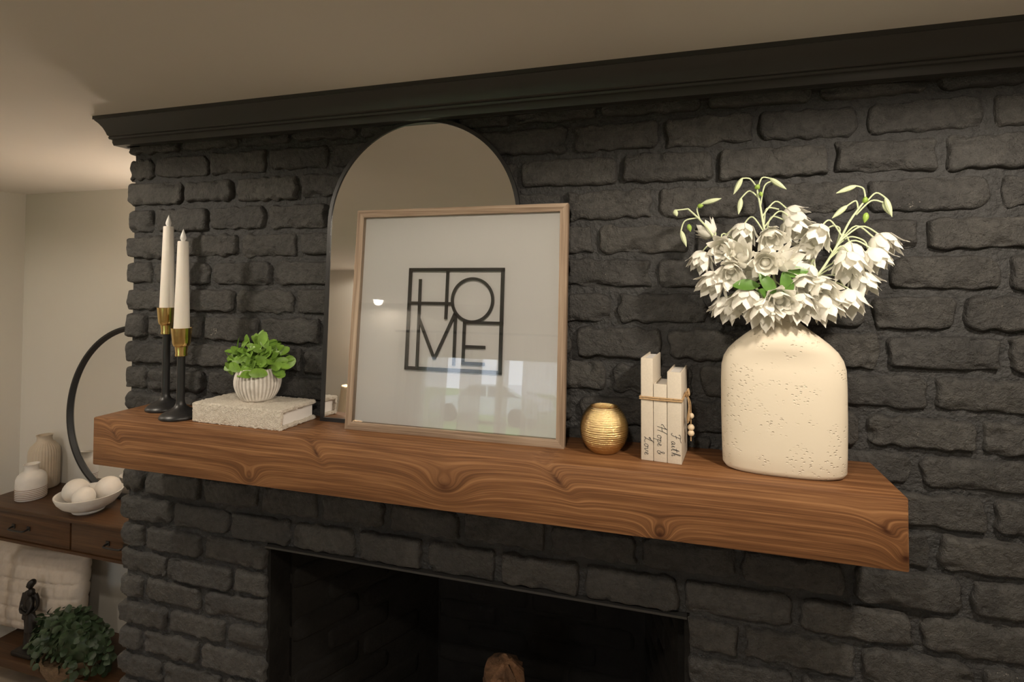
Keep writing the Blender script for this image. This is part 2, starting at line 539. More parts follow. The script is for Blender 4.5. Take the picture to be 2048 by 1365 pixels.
# ------------------------------------------------------------------ the room
ALC = 0.96            # y of the alcove back wall
LW = -1.94            # x of the left wall
RW, FW = 4.2, -4.05
LFW = -3.4
def struct(o): return tag(o, kind='structure')
fl = MB().box(LFW-.1, RW+.1, FW-.1, ALC+.1, -0.1, 0.0)
struct(fl.build('floor', MAT['floor']))
cl = MB().box(LFW-.1, RW+.1, FW-.1, ALC+.1, CEIL, CEIL+.1)
struct(cl.build('ceiling', MAT['ceiling']))
struct(MB().box(LW-.1, LW, -1.1, ALC+.1, 0, CEIL).build('wall_left', MAT['wall']))
struct(MB().box(LFW, LW, -1.2, -1.1, 0, CEIL).build('wall_return', MAT['wall']))
struct(MB().box(LFW-.1, LFW, FW-.1, -1.1, 0, CEIL).build('wall_side', MAT['wall']))
struct(MB().box(RW, RW+.1, FW-.1, ALC+.1, 0, CEIL).build('wall_right', MAT['wall']))
struct(MB().box(LW, RW, ALC, ALC+.1, 0, CEIL).build('wall_back', MAT['wall']))
# opposite wall with a window opening
WX0, WX1, WZ0, WZ1 = -0.95, 0.75, 0.72, 1.93
w = MB()
w.box(LFW, WX0, FW-.1, FW, 0, CEIL); w.box(WX1, RW, FW-.1, FW, 0, CEIL)
w.box(WX0, WX1, FW-.1, FW, 0, WZ0); w.box(WX0, WX1, FW-.1, FW, WZ1, CEIL)
struct(w.build('wall_front', MAT['wall'], smooth=False))
wi = struct(thing('window_1', None, None, ((WX0+WX1)/2, FW, WZ0)))
g = MB()
for a, b_, c, d in ((WX0, WX1, WZ0, WZ0+.05), (WX0, WX1, WZ1-.05, WZ1), (WX0, WX0+.05, WZ0, WZ1), (WX1-.05, WX1, WZ0, WZ1)):
    g.box(a, b_, FW-.09, FW+.01, c, d)
g.build('window_frame', MAT['white_trim'], wi, wi.location, smooth=False)
MB().box(WX0-.04, WX1+.04, FW, FW+.05, WZ0-.03, WZ0).build('window_sill', MAT['white_trim'], wi, wi.location)
for i in range(2):
    xa = WX0+.05+i*(WX1-WX0-.1)/2
    MB().box(xa+.005, xa+(WX1-WX0-.1)/2-.005, FW-.05, FW-.045, WZ0+.05, WZ1-.05).build('pane', MAT['glass'], wi, wi.location, smooth=False)
MB().box((WX0+WX1)/2-.02, (WX0+WX1)/2+.02, FW-.07, FW-.02, WZ0+.05, WZ1-.05).build('mullion', MAT['white_trim'], wi, wi.location)

# ------------------------------------------------------------------ chimney breast of painted brick
BEDS = [.745, .701, .628, .552, .474, .4015, .326, .251, .173, .099, .026, -.045, -.116, -.192, -.270, -.346, -.421, -.492, -.565, -.637, -.71, -.783, -.856]
OX0, OX1, OZ = 0.4965, 1.547, -0.349      # fireplace opening
XR = 2.62                                  # right end of the breast
FACE, MORT = 0.008, 0.022
core = MB()
core.box(0.012, OX0-.004, MORT, ALC, 0, M+.745)
core.box(OX0-.004, OX1+.004, MORT, 0.50, M+OZ+.002, M+.745)
core.box(OX0-.004, OX1+.004, 0.62, ALC, 0, M+.745)
core.box(OX1+.004, XR, MORT, ALC, 0, M+.745)
core.box(0.012, XR, MORT+.03, ALC, M+.745, CEIL)
chim = struct(core.build('wall_chimney', MAT['mortar'], smooth=False))

def sines(rs, n, lo, hi):
    k = [(rs.uniform(lo, hi)*rs.choice((-1, 1)), rs.uniform(lo, hi)*rs.choice((-1, 1)), rs.uniform(0, 6.28), rs.uniform(.5, 1)) for _ in range(n)]
    tot = sum(q[3] for q in k)
    def fn(a, b):
        s = 0
        for (p, q, ph, am) in k: s = s + am*np.sin(p*a+q*b+ph)
        return s/tot*1.6
    return fn

def brick_mesh(w, h, seed, depth=0.016, back=0.03, mat=None, fine=True, rough=1.0):
    """brick face in the local x-z plane, looking towards -y, boundary ring at y=+depth, skirt back to y=depth+back"""
    rs = random.Random(seed)
    a, b = w/2, h/2
    nu = max(10, min(44, int(w/.005))) if fine else max(5, int(w/.03))
    nv = 14 if fine else 5
    tu = np.linspace(-1, 1, nu+1); tv = np.linspace(-1, 1, nv+1)
    U = np.sign(tu)*(1-(1-np.abs(tu))**1.35); V = np.sign(tv)*(1-(1-np.abs(tv))**1.5)
    uu, vv = np.meshgrid(U, V, indexing='ij')
    X = uu*a; Z = vv*b
    # rounded, uneven outline
    r = rs.uniform(.006, .017)*rough
    rc = {}
    for sx in (-1, 1):
        for sz in (-1, 1):
            rc[(sx, sz)] = r*rs.uniform(.6, 1.5)
    E = np.minimum(a-np.abs(X), b-np.abs(Z))
    for (sx, sz), rad in rc.items():
        rad = min(rad, b*.8, a*.8)
        dx = np.maximum(sx*X-(a-rad), 0); dz = np.maximum(sz*Z-(b-rad), 0)
        d = np.hypot(dx, dz); both = (dx > 0) & (dz > 0)
        k = np.where(d > rad, rad/np.maximum(d, 1e-9), 1.0)
        X = np.where(both, sx*(a-rad)+sx*dx*k, X); Z = np.where(both, sz*(b-rad)+sz*dz*k, Z)
        E = np.where(both, np.maximum(rad-np.minimum(d, rad), 0), E)
    edge = sines(rs, 7, 20, 190)
    X = X + np.abs(uu)**3*np.sign(uu)*edge(Z*1.0, 0*Z+3)*.0042*rough
    Z = Z + np.abs(vv)**3*np.sign(vv)*edge(X*1.0, 0*X+7)*.0042*rough
    if rough > 0 and fine:
        X = X*(1+rs.uniform(-.018, .012)+Z/b*rs.uniform(-.022, .022)); Z = Z*(1+rs.uniform(-.05, .02))+X/a*rs.uniform(-.0016, .0016)
    ew = rs.uniform(.004, .009)
    t = np.clip(E/ew, 0, 1)
    hgt = np.sqrt(1-(1-t)**2)*depth
    lowf = sines(rs, 5, 15, 60); mid = sines(rs, 14, 90, 420)
    inner = np.clip(E/.004, 0, 1)
    hgt = hgt + inner*(lowf(X, Z)*.0020 + mid(X, Z)*.0016)*rough
    hgt = hgt + inner*(X/a*rs.uniform(-.0022, .0022) + Z/b*rs.uniform(-.002, .002))
    # chipped spots, mostly along the arrises
    for _ in range(rs.choice((1, 2, 3, 4, 5)) if fine else 0):
        if rs.random() < .75:
            cx = rs.uniform(-a, a); cz = rs.choice((-1, 1))*b*rs.uniform(.75, 1)
        else:
            cx = rs.choice((-1, 1))*a*rs.uniform(.8, 1); cz = rs.uniform(-b, b)
        sx = rs.uniform(.005, .026); sz = rs.uniform(.004, .012)
        hgt = hgt - rs.uniform(.3, .8)*depth*np.exp(-((X-cx)/sx)**2-((Z-cz)/sz)**2)*inner
    for _ in range(rs.randint(2, 6) if fine else 0):
        cx = rs.uniform(-a, a); cz = rs.uniform(-b, b)
        s = rs.uniform(.0025, .006)
        hgt = hgt - rs.uniform(.001, .0032)*np.exp(-((X-cx)/s)**2-((Z-cz)/(s*.8))**2)*inner
    hgt = np.maximum(hgt, 0)
    Y = depth-hgt
    idx = np.arange((nu+1)*(nv+1)).reshape(nu+1, nv+1)
    vs = np.stack([X, Y, Z], -1).reshape(-1, 3)
    f = [(idx[i, j], idx[i+1, j], idx[i+1, j+1], idx[i, j+1]) for i in range(nu) for j in range(nv)]
    ring = [idx[i, 0] for i in range(nu)]+[idx[nu, j] for j in range(nv)]+[idx[i, nv] for i in range(nu, 0, -1)]+[idx[0, j] for j in range(nv, 0, -1)]
    n0 = len(vs)
    bk = vs[ring].copy(); bk[:, 1] = depth+back
    vs = np.concatenate([vs, bk])
    m = len(ring)
    for i in range(m):
        j = (i+1) % m
        f.append((ring[j], ring[i], n0+i, n0+j))
    f.append(tuple(n0+i for i in range(m)))
    me = bpy.data.meshes.new('brick')
    me.from_pydata(vs.tolist(), [], [tuple(int(q) for q in t_) for t_ in f])
    me.materials.append(mat or MAT['brick'])
    me.shade_smooth()
    me.update()
    return me

def wx(px, course):
    """photo x of a head joint -> x on the brick face, for the middle height of that course"""
    z = M+(BEDS[course]+BEDS[course+1])/2
    lo, hi = -0.3, 3.2
    for _ in range(40):
        mid = (lo+hi)/2
        d = np.array([mid, FACE, z])-CAM
        q = W/2+FPX*(d@R2)/(d@_f)
        if q < px: lo = mid
        else: hi = mid
    return (lo+hi)/2

JOINTS = {
 0: [358, 473, 581, 712, 815, 910, 1022, 1198, 1406, 1637, 1868],
 1: [305.5, 414.5, 530.5, 657, 790, 930, 1140.5, 1326, 1512, 1727, 1984],
 2: [363, 464, 597, 735, 880, 1034, 1240, 1432, 1664, 1889],
 3: [305.5, 414.5, 528, 655, 800, 950, 1125, 1313, 1521, 1729, 1998],
 4: [340, 474, 593, 725, 870, 1020, 1190, 1385, 1617, 1848],
 5: [301, 418, 541, 670, 810, 960, 1127, 1307, 1540, 1776, 2014],
 6: [355, 465, 586, 718, 860, 1050, 1228, 1422, 1575, 1741, 1925],
 7: [293, 400, 516, 640, 790, 960, 1146, 1329, 1540, 1769, 2015],
 8: [352, 470, 600, 740, 885, 1045, 1215.5, 1394, 1625, 1866],
 9: [290, 407.5, 525, 655, 810, 970, 1150, 1340, 1530, 1730, 1965],
 10: [345, 460, 590, 725, 890, 1060, 1240, 1430, 1630, 1837],
 11: [295, 400, 520, 650, 800, 960, 1130, 1320, 1530, 1750, 1988],
 12: [340, 455, 575, 705, 850, 1010, 1190, 1390, 1630, 1872],
 13: [284.5, 398, 515, 635, 772, 921, 1093, 1279, 1477, 1700, 1940],
 14: [343, 457, 579, 710, 847, 994, 1164, 1363, 1594, 1835],
 15: [287, 402, 'L', 'R', 1486, 1720, 1960],
 16: [332, 462, 'L', 'R', 1595, 1835],
 17: [283, 401, 'L', 'R', 1480, 1720, 1965],
 18: [331, 448, 'L', 'R', 1600, 1845],
 19: [279, 396, 'L', 'R', 1490, 1730],
 20: [320, 440, 'L', 'R', 1610, 1850],
 21: [275, 390, 'L', 'R', 1500, 1740],
}
bs = 100
for c, js in JOINTS.items():
    zt, zb = BEDS[c], BEDS[c+1]
    spans = []
    x0 = -0.004
    segs = [('wall', x0)]
    cur = x0
    edges = []
    for j in js:
        if j == 'L': edges.append((cur, OX0, False)); cur = None
        elif j == 'R': cur = OX1
        else:
            x = wx(j, c)
            edges.append((cur, x, True)); cur = x
    while cur < XR-.1:
        x = min(XR, cur+rnd.uniform(.185, .205)); edges.append((cur, x, True)); cur = x
    for (xa, xb, jr) in edges:
        bs += 1
        jt = rnd.uniform(.012, .017)
        la = xa+(0 if xa in (x0, OX1) else jt/2)
        lb = xb-(0 if xb == OX0 else jt/2)
        if xb == XR: lb = XR
        wdt = lb-la
        if wdt < .02: continue
        hj = rnd.uniform(.011, .015)
        za, zb2 = zb+hj/2, zt-hj/2
        if c == 0: zb2 = zt
        if c == 14: za = max(zb+hj/2, OZ+.004) if not (OX0-.05 < (xa+xb)/2 < OX1+.05) else OZ+.002
        corner = xa == x0 or xb == OX0 or xa == OX1
        dep = rnd.uniform(.012, .019)
        me = brick_mesh(wdt, zb2-za, bs, dep, .09 if corner or (c == 14 and OX0 < (xa+xb)/2 < OX1) else .02)
        o = bpy.data.objects.new('brick', me)
        link(o, chim)
        o.location = ((la+lb)/2, FACE+.016-dep+rnd.uniform(-.0005, .0015), M+(za+zb2)/2+rnd.uniform(-.0015, .0015)*(c not in (0, 14)))
        if c not in (0, 14): o.rotation_euler = (0, rnd.uniform(-.012, .012), 0)
# left flank of the breast: plainer bricks, alternate courses bonded with the corner bricks
flank = []
for L_ in (.185, .09):
    for k in range(3):
        flank.append(brick_mesh(L_, .062, 900+len(flank), .014, .02))
for c in range(0, 21):
    zt, zb = BEDS[c], BEDS[c+1]
    y = .115 if c % 2 == 0 else .21
    while y < ALC-.05:
        L_ = .185 if y+.19 < ALC else .09
        if y+L_ > ALC: break
        o = bpy.data.objects.new('brick', flank[rnd.randrange(3)+(0 if L_ > .1 else 3)])
        link(o, chim)
        o.location = (.0, y+L_/2, M+(zt+zb)/2)
        o.rotation_euler = (0, 0, -math.pi/2)
        y += L_+.013
MB().box(OX0+.002, OX1-.002, .006, .10, M+OZ-.004, M+OZ+.001).build('lintel_bar', MAT['crown'], chim)

# firebox lining
fb = MB()
FB = [(OX0+.018, .095), (.748, .55), (1.431, .55), (OX1-.02, .095)]
for i in range(3):
    (xa, ya), (xb, yb) = FB[i], FB[i+1]
    n = Vector((yb-ya, -(xb-xa), 0)).normalized()*-.03
    q = [(xa, ya), (xb, yb), (xb+n.x, yb+n.y), (xa+n.x, ya+n.y)]
    fb.prism(q, 2, .55, M-.30)
for xa_ in (OX0-.003, OX1-.007):
    fb.box(xa_, xa_+.010, .022, .10, .55, M+OZ-.001)
fb.box(OX0-.01, OX1+.01, .09, .62, M-.30, M-.27)
fb.box(OX0-.01, OX1+.01, .0, .62, .40, .55)
firebox = struct(fb.build('wall_firebox', MAT['soot'], smooth=False))
fbm = [brick_mesh(.21, .064, 1300+k, .007, .012, MAT['soot'], False) for k in range(3)]
for i in range(3):
    (xa, ya), (xb, yb) = FB[i], FB[i+1]
    d = Vector((xb-xa, yb-ya, 0)); ln = d.length; d.normalize()
    nrm = Vector((d.y, -d.x, 0))          # into the room
    ang = math.atan2(d.y, d.x)
    for k in range(12):
        z = M-.335-.0715*k
        s = .105 if k % 2 else .0
        while s+.10 < ln:
            mid = s+.105
            if mid+.10 > ln: break
            o = bpy.data.objects.new('brick', fbm[(k+int(s*100)) % 3])
            link(o, firebox)
            p = Vector((xa, ya, z))+d*mid+nrm*.006
            o.location = p
            o.rotation_euler = (0, 0, ang)
            s += .222
# logs on the hearth
def log(name, label, p0, p1, r, seed):
    rs = random.Random(seed)
    t = thing(name, label, 'log', p0)
    d = Vector(p1)-Vector(p0)
    pts = []; rad = []
    for i in range(15):
        q = i/14
        pts.append(Vector(p0)+d*q+Vector((rs.uniform(-.004, .004), rs.uniform(-.004, .004), 0)))
        e = 1.0 if q < .9 else math.sqrt(max(0, 1-((q-.9)/.1)**2))*.75+.25
        rad.append(r*(1+rs.uniform(-.05, .06))*e)
    bk_ = MB().tube(pts, rad, 26)
    nz_ = sines(rs, 9, 60, 230); nz2 = sines(rs, 6, 60, 230)
    ax_ = d.normalized()
    for i_, v_ in enumerate(bk_.v):
        vv_ = Vector(v_); q_ = (vv_-Vector(p0)).dot(ax_)
        out_v = vv_-Vector(p0)-ax_*q_
        k_ = float(nz_(vv_.x*1.0+vv_.y, vv_.z*.35))*.006+float(nz2(vv_.x, vv_.z+vv_.y))*.003
        bk_.v[i_] = tuple(vv_+out_v.normalized()*k_+ax_*(k_*2.2 if q_ > d.length*.93 else 0))
    bk_.build('bark', MAT['bark'], t, p0, ang=25)
    for i in range(4):
        a = rs.uniform(0, 6.28); q = rs.uniform(.6, .97)
        c = Vector(p0)+d*q+Vector((math.cos(a), math.sin(a), 0))*r*.85
        MB().sphere(c, rs.uniform(.008, .016), 8, 6).build('twig_knot', MAT['bark'], t, p0)
    return t
log('firewood_log', 'brown bark log standing up at an angle inside the dark fireplace', (1.03, .30, .552), (1.075, .26, M-.692), .055, 3)
log('firewood_log', 'brown bark log lying across the hearth behind the leaning log', (.86, .45, .602), (1.34, .45, .602), .05, 4)

# crown moulding along the top of the breast, mitred return on the left flank
PROF = [(0.000, .730), (0.022, .730), (0.0245, .738), (0.0245, .7455), (0.030, .7475), (0.0315, .752), (0.030, .7555),
        (0.0335, .7585), (0.036, .767), (0.041, .779), (0.048, .790), (0.054, .7965), (0.0555, .799), (0.058, .7995), (0.058, .8095), (0.0, .8095)]
cm = MB()
n = len(PROF)
vs = []
for k, (px_, py_) in enumerate((('r', 0), ('c', 0), ('b', 0))):
    for (o_, z_) in PROF:
        if px_ == 'r': vs.append((XR+.0, -o_+.004, M+z_))
        elif px_ == 'c': vs.append((-o_-.002, -o_+.004, M+z_))
        else: vs.append((-o_-.002, ALC, M+z_))
fs = []
for s in range(2):
    for i in range(n):
        j = (i+1) % n
        fs.append((s*n+i, s*n+j, (s+1)*n+j, (s+1)*n+i))
fs.append(tuple(range(n))); fs.append(tuple(range(2*n, 3*n)))
cm.add(vs, fs)
cm.box(-.001, XR, .0035, .05, M+.729, M+.8095)
cm.box(-.001, .05, .0035, ALC, M+.729, M+.8095)
struct(cm.build('trim_1', MAT['crown'], ang=25))

# ------------------------------------------------------------------ mantel beam
mb = MB().box(ML, MR, -MD, .016, M-MH, M, .0035)
mant = mb.build('mantel_beam', MAT['mantel'], None, (ML, 0, M), ang=30)
tag(mant, 'thick knotty brown pine mantel beam fixed to the black brick', 'mantel')

# ------------------------------------------------------------------ arched mirror
def lean(y0, deg):
    """frame of a board standing on the mantel at y0 and leaning back by deg"""
    t = math.radians(deg)
    return Matrix.Translation((0, y0, M)) @ Matrix.Rotation(-t, 4, 'X')
MIRX, MIRR, MIRH = 0.9395, 0.2515, 0.737
mt = lean(-.034, 2.7)
mroot = thing('arched_mirror', 'arched mirror with thin black frame leaning on the brick behind the framed print', 'mirror', (0, 0, 0))
mroot.matrix_world = mt
def arch(r, zc, z0, n=48):
    p = [(-r, z0)]
    p += [(-r*math.cos(math.pi*i/n), zc+r*math.sin(math.pi*i/n)) for i in range(n+1)]
    p += [(r, z0)]
    return p
zc = MIRH-MIRR
out_ = arch(MIRR, zc, 0.0); inn = arch(MIRR-.009, zc, .009)
fm = MB()
n = len(out_)
vs = []
for yy in (0.0, .009):
    vs += [(MIRX+p[0], yy, p[1]) for p in out_]+[(MIRX+p[0], yy, p[1]) for p in inn]
fs = []
for i in range(n):
    j = (i+1) % n
    fs += [(i, j, n+j, n+i), (2*n+j, 2*n+i, 3*n+i, 3*n+j), (j, i, 2*n+i, 2*n+j), (n+i, n+j, 3*n+j, 3*n+i)]
fm.add(vs, fs)
fm.build('frame', MAT['black_metal'], mroot, ang=30)
gm = MB().prism([(MIRX+p[0], p[1]) for p in arch(MIRR-.006, zc, .006)], 1, .003, .007)
gm.build('mirror_glass', MAT['mirror'], mroot, smooth=False)

# ------------------------------------------------------------------ framed HOME print
FX0, FX1, FH = .787, 1.3045, .5165
ft = lean(-.0785, 5.2)
froot = thing('framed_print', 'square framed print reading HOME in driftwood frame leaning on arched mirror', 'picture frame')
froot.matrix_world = ft
RW_ = .0175      # rail width
TH = .016
def rail(pts, mat):
    o = MB().prism(pts, 1, 0.0, TH)
    return o.build('frame_rail', mat, froot, smooth=False)
rail([(FX0, 0), (FX1, 0), (FX1-RW_, RW_), (FX0+RW_, RW_)], MAT['frame_wood'])
rail([(FX0, FH), (FX0+RW_, FH-RW_), (FX1-RW_, FH-RW_), (FX1, FH)], MAT['frame_wood'])
rail([(FX0, 0), (FX0+RW_, RW_), (FX0+RW_, FH-RW_), (FX0, FH)], MAT['frame_wood_v'])
rail([(FX1, 0), (FX1, FH), (FX1-RW_, FH-RW_), (FX1-RW_, RW_)], MAT['frame_wood_v'])
MB().box(FX0+RW_-.003, FX1-RW_+.003, .0125, .0155, RW_-.003, FH-RW_+.003).build('backing_board', MAT['board'], froot, smooth=False)
MB().box(FX0+RW_-.002, FX1-RW_+.002, .0015, .0030, RW_-.002, FH-RW_+.002).build('glass', MAT['glass'], froot, smooth=False)
# lettering raised off the board
fti = ft.inverted()
def onframe(px, py, depth=.006):
    n = ft.to_3x3() @ Vector((0, -1, 0)); o = ft @ Vector((0, depth, 0))
    d = Vector(ray(px, py)); c = Vector(CAM)
    s = (o-c).dot(n)/d.dot(n)
    return fti @ (c+d*s)
cr = [onframe(800+a/5.25, 510+b_/5.25) for a, b_ in ((105, 138), (1108, 138), (1058, 1258), (40, 1205))]
lx0 = (cr[0].x+cr[3].x)/2; lx1 = (cr[1].x+cr[2].x)/2; lz1 = (cr[0].z+cr[1].z)/2; lz0 = (cr[2].z+cr[3].z)/2
LS = lx1-lx0; LSZ = lz1-lz0
def lp(u, v): return (lx0+u*LS, lz1-v*LSZ)
S = .029
def bar(mb_, u0, v0, u1, v1, th=S):
    a = Vector(lp(u0, v0)); b_ = Vector(lp(u1, v1))
    d = (b_-a).normalized(); nn = Vector((-d.y, d.x))*th*LS/2
    mb_.prism([tuple(a+nn), tuple(a-nn), tuple(b_-nn), tuple(b_+nn)], 1, .0045, .0075)
sq = MB(); t_ = .034
for b_ in ((t_/2, 0, t_/2, 1), (1-t_/2, 0, 1-t_/2, 1), (0, t_/2, 1, t_/2), (0, 1-t_/2, 1, 1-t_/2)): bar(sq, *b_, th=t_)
word = sq.build('lettering', MAT['lettering'], froot, smooth=False)
word['label'] = 'black square outline around the word HOME'
def sub(name, bars, ring=None):
    m_ = MB()
    for b_ in bars: bar(m_, *b_)
    if ring:
        cu, cv, ro, ri = ring
        n_ = 56; c_ = lp(cu, cv)
        vs_ = []
        for yy in (.0045, .0075):
            for rr in (ro, ri):
                vs_ += [(c_[0]+rr*LS*math.cos(2*math.pi*i/n_), yy, c_[1]+rr*LS*math.sin(2*math.pi*i/n_)) for i in range(n_)]
        fs_ = []
        for i in range(n_):
            j = (i+1) % n_
            fs_ += [(i, j, n_+j, n_+i), (2*n_+j, 2*n_+i, 3*n_+i, 3*n_+j), (j, i, 2*n_+i, 2*n_+j), (n_+i, n_+j, 3*n_+j, 3*n_+i)]
        m_.add(vs_, fs_)
    m_.build(name, MAT['lettering'], word, smooth=False)
sub('letter_h', [(.127, .11, .13, .52), (.418, 0, .416, .5), (0, .348, .475, .348)])
sub('letter_o', [], (.683, .312, .221, .193))
sub('letter_m', [(.13, .5, .132, 1), (.132, .5, .312, .885), (.312, .885, .512, .44), (.517, .44, .517, .94)])
sub('letter_e', [(.612, .515, .610, .925), (.60, .525, 1, .525), (.612, .755, .83, .755), (.597, .912, .83, .912)])

# ------------------------------------------------------------------ candlesticks and candles
def candlestick(px, py, ycen, top_px, cup_px, cuplow_px, flame_px, lab1, lab2, R=.047):
    c = onZ(px, py, M); c = np.array([c[0], ycen, M])
    # x so that the column stands under the photographed one
    xs = onY(px+2, 740, ycen)[0]; c[0] = xs
    zc_ = onY(px-3, cup_px, ycen)[2]-M
    zl = onY(px, cuplow_px, ycen)[2]-M
    zf = onY(px-3, flame_px, ycen)[2]-M
    zw = zf-.032
    t = thing('candlestick', lab1, 'candlestick', tuple(c), 0, 'pair of black and gold candlesticks')
    base = [(.0, 0), (R*.96, 0), (R, .003), (R*.98, .007), (R*.86, .013), (R*.66, .018), (R*.45, .023), (R*.30, .029), (.0105, .036), (.0093, .045), (.0092, zl*.5), (.0092, zl+.001), (0, zl+.001)]
    MB().lathe(base, 40, c, cap=False).build('stand', MAT['black_metal'], t, c, ang=50)
    hc = zc_-zl
    cup = [(.0, zl), (.0135, zl), (.0140, zl+.003), (.0132, zl+.008), (.0150, zl+.024*hc/.072), (.0185, zl+.027*hc/.072), (.0205, zl+.034*hc/.072),
           (.0235, zc_-.003), (.0240, zc_), (.0222, zc_), (.019, zc_-.02), (0, zc_-.02)]
    MB().lathe(cup, 40, c, cap=False).build('cup', MAT['brass'], t, c, ang=35)
    o = Vector(c)+Vector((0, 0, zc_-.0195))
    k = thing('taper_candle', lab2, 'candle', o, 0, 'pair of ivory taper candles')
    MB().lathe([(.0, 0), (.0182, 0), (.0180, .02), (.0125, zw-zc_+.017), (.0118, zw-zc_+.0195), (0, zw-zc_+.0195)], 32, o, cap=False).build('wax_body', MAT['wax'], k, o, ang=50)
    zt_ = zw-zc_+.0192
    MB().lathe([(.0, zt_), (.0040, zt_), (.0072, zt_+.007), (.0068, zt_+.012), (.0040, zt_+.021), (.0016, zt_+.028), (.0, zt_+.032)], 20, o, cap=False).build('flame_tip', MAT['white_plastic'], k, o, ang=60)
candlestick(330, 813, -.052, None, 615, 668, 430, 'black candlestick with gold cup, the taller one nearer the brick edge', 'ivory taper candle with flame tip in the taller candlestick')
candlestick(360, 829, -.108, None, 656, 712, 458, 'black candlestick with gold cup, the shorter one beside the furry book', 'ivory taper candle with flame tip in the shorter candlestick')

# ------------------------------------------------------------------ furry decorative book
bt = thing('decorative_book', 'thick book with fluffy cream boucle cover lying under the plant pot', 'book', (.530, -.0735, M), math.radians(-2.0))
BL, BD, BH = .264, .124, .047
def fuzz(mb_, name, parent, amp=.0016, sub=3):
    o = mb_.build(name, MAT['boucle'], parent)
    bm = bmesh.new(); bm.from_mesh(o.data)
    for _ in range(40):
        lg = [e for e in bm.edges if e.calc_length() > .0075]
        if not lg: break
        bmesh.ops.subdivide_edges(bm, edges=lg, cuts=1, use_grid_fill=True)
        if len(bm.verts) > 14000: break
    bmesh.ops.triangulate(bm, faces=bm.faces)
    bm.normal_update()
    rs = random.Random(5)
    for v in bm.verts:
        v.co += v.normal*rs.uniform(-amp*.4, amp)+Vector((rs.uniform(-1, 1), rs.uniform(-1, 1), rs.uniform(-1, 1)))*amp*.5
    for v in bm.verts:
        v.co.z = max(v.co.z, 0.0004)
    bm.to_mesh(o.data); bm.free()
    o.data.shade_smooth()
    return o
x0, x1, y0, y1 = -BL/2, BL/2, -BD/2, BD/2
fuzz(MB().box(x0, x1, y0, y1, 0.0005, .0085, .003), 'bottom_cover', bt)
fuzz(MB().box(x0, x1, y0, y1, BH-.0085, BH, .003), 'top_cover', bt)
fuzz(MB().box(x0, x1, y0, y0+.010, .002, BH-.001, .004), 'spine', bt)
fuzz(MB().box(x0, x0+.012, y0, y1, .004, BH-.003, .004), 'end_flap', bt)
MB().box(x0+.008, x1-.007, y0+.008, y1-.006, .008, BH-.008).build('page_block', MAT['paper'], bt, smooth=False)

# ------------------------------------------------------------------ ribbed pot with a leafy plant
pc = np.array([.528, -.062, M+BH+.0008])
pt = thing('potted_plant', 'small green leafy plant in whitewashed ribbed round pot on the furry book', 'plant', tuple(pc))
def rib(a, z): return 1.0+.030*math.cos(a*34)*min(1, max(0, (z-.002)/.01))
prof = []
for i in range(19):
    q = i/18
    z = .079*q
    r = .0285+ (.0475-.0285)*math.sin(math.pi*min(1, .06+.86*q*.98))**.75 if q < 1 else .0335
    prof.append((r, z))
prof = [(0, 0), (.033, 0)]+[(.0330+.0205*math.sin(math.pi*(.03+.80*q))**.9, .079*q) for q in [i/16 for i in range(1, 17)]]
pr_top = prof[-1][0]
prof += [(pr_top-.004, .079), (pr_top-.007, .070), (0, .066)]
MB().lathe(prof, 204, pc, rib=lambda a, z: rib(a, z) if True else 1, cap=False).build('pot', MAT['pot'], pt, pc, ang=60)
MB().lathe([(0, .0665), (pr_top-.008, .068), (0, .070)], 24, pc, cap=False).build('soil', MAT['bark'], pt, pc)

def leaf_mesh(name, L_, Wd, mat, cup=.25, tipr=.5, n=7, bend=.3, th=0.0):
    """leaf along +x, lying in xy plane, rounded oval blade"""
    vs = []; fs = []
    for i in range(n+1):
        q = i/n
        wv = Wd/2*math.sin(math.pi*min(1, (.02+.96*q)**(1+tipr*.45)))**(.8-.35*tipr)
        zz = -bend*L_*(q**2)
        for j, s in enumerate((-1, -.5, 0, .5, 1)):
            vs.append((q*L_, s*wv, zz+cup*wv*(abs(s)**1.6)))
    for i in range(n):
        for j in range(4):
            fs.append((i*5+j, (i+1)*5+j, (i+1)*5+j+1, i*5+j+1))
    return MB().add(vs, fs).mesh(name, mat)

def rotmat(direction, up=(0, 0, 1), roll=0.0):
    x = Vector(direction).normalized()
    u = Vector(up)
    y = u.cross(x)
    if y.length < 1e-4: y = Vector((0, 1, 0)).cross(x)
    y.normalize(); z = x.cross(y)
    m_ = Matrix((x, y, z)).transposed().to_4x4()
    return m_ @ Matrix.Rotation(roll, 4, 'X')

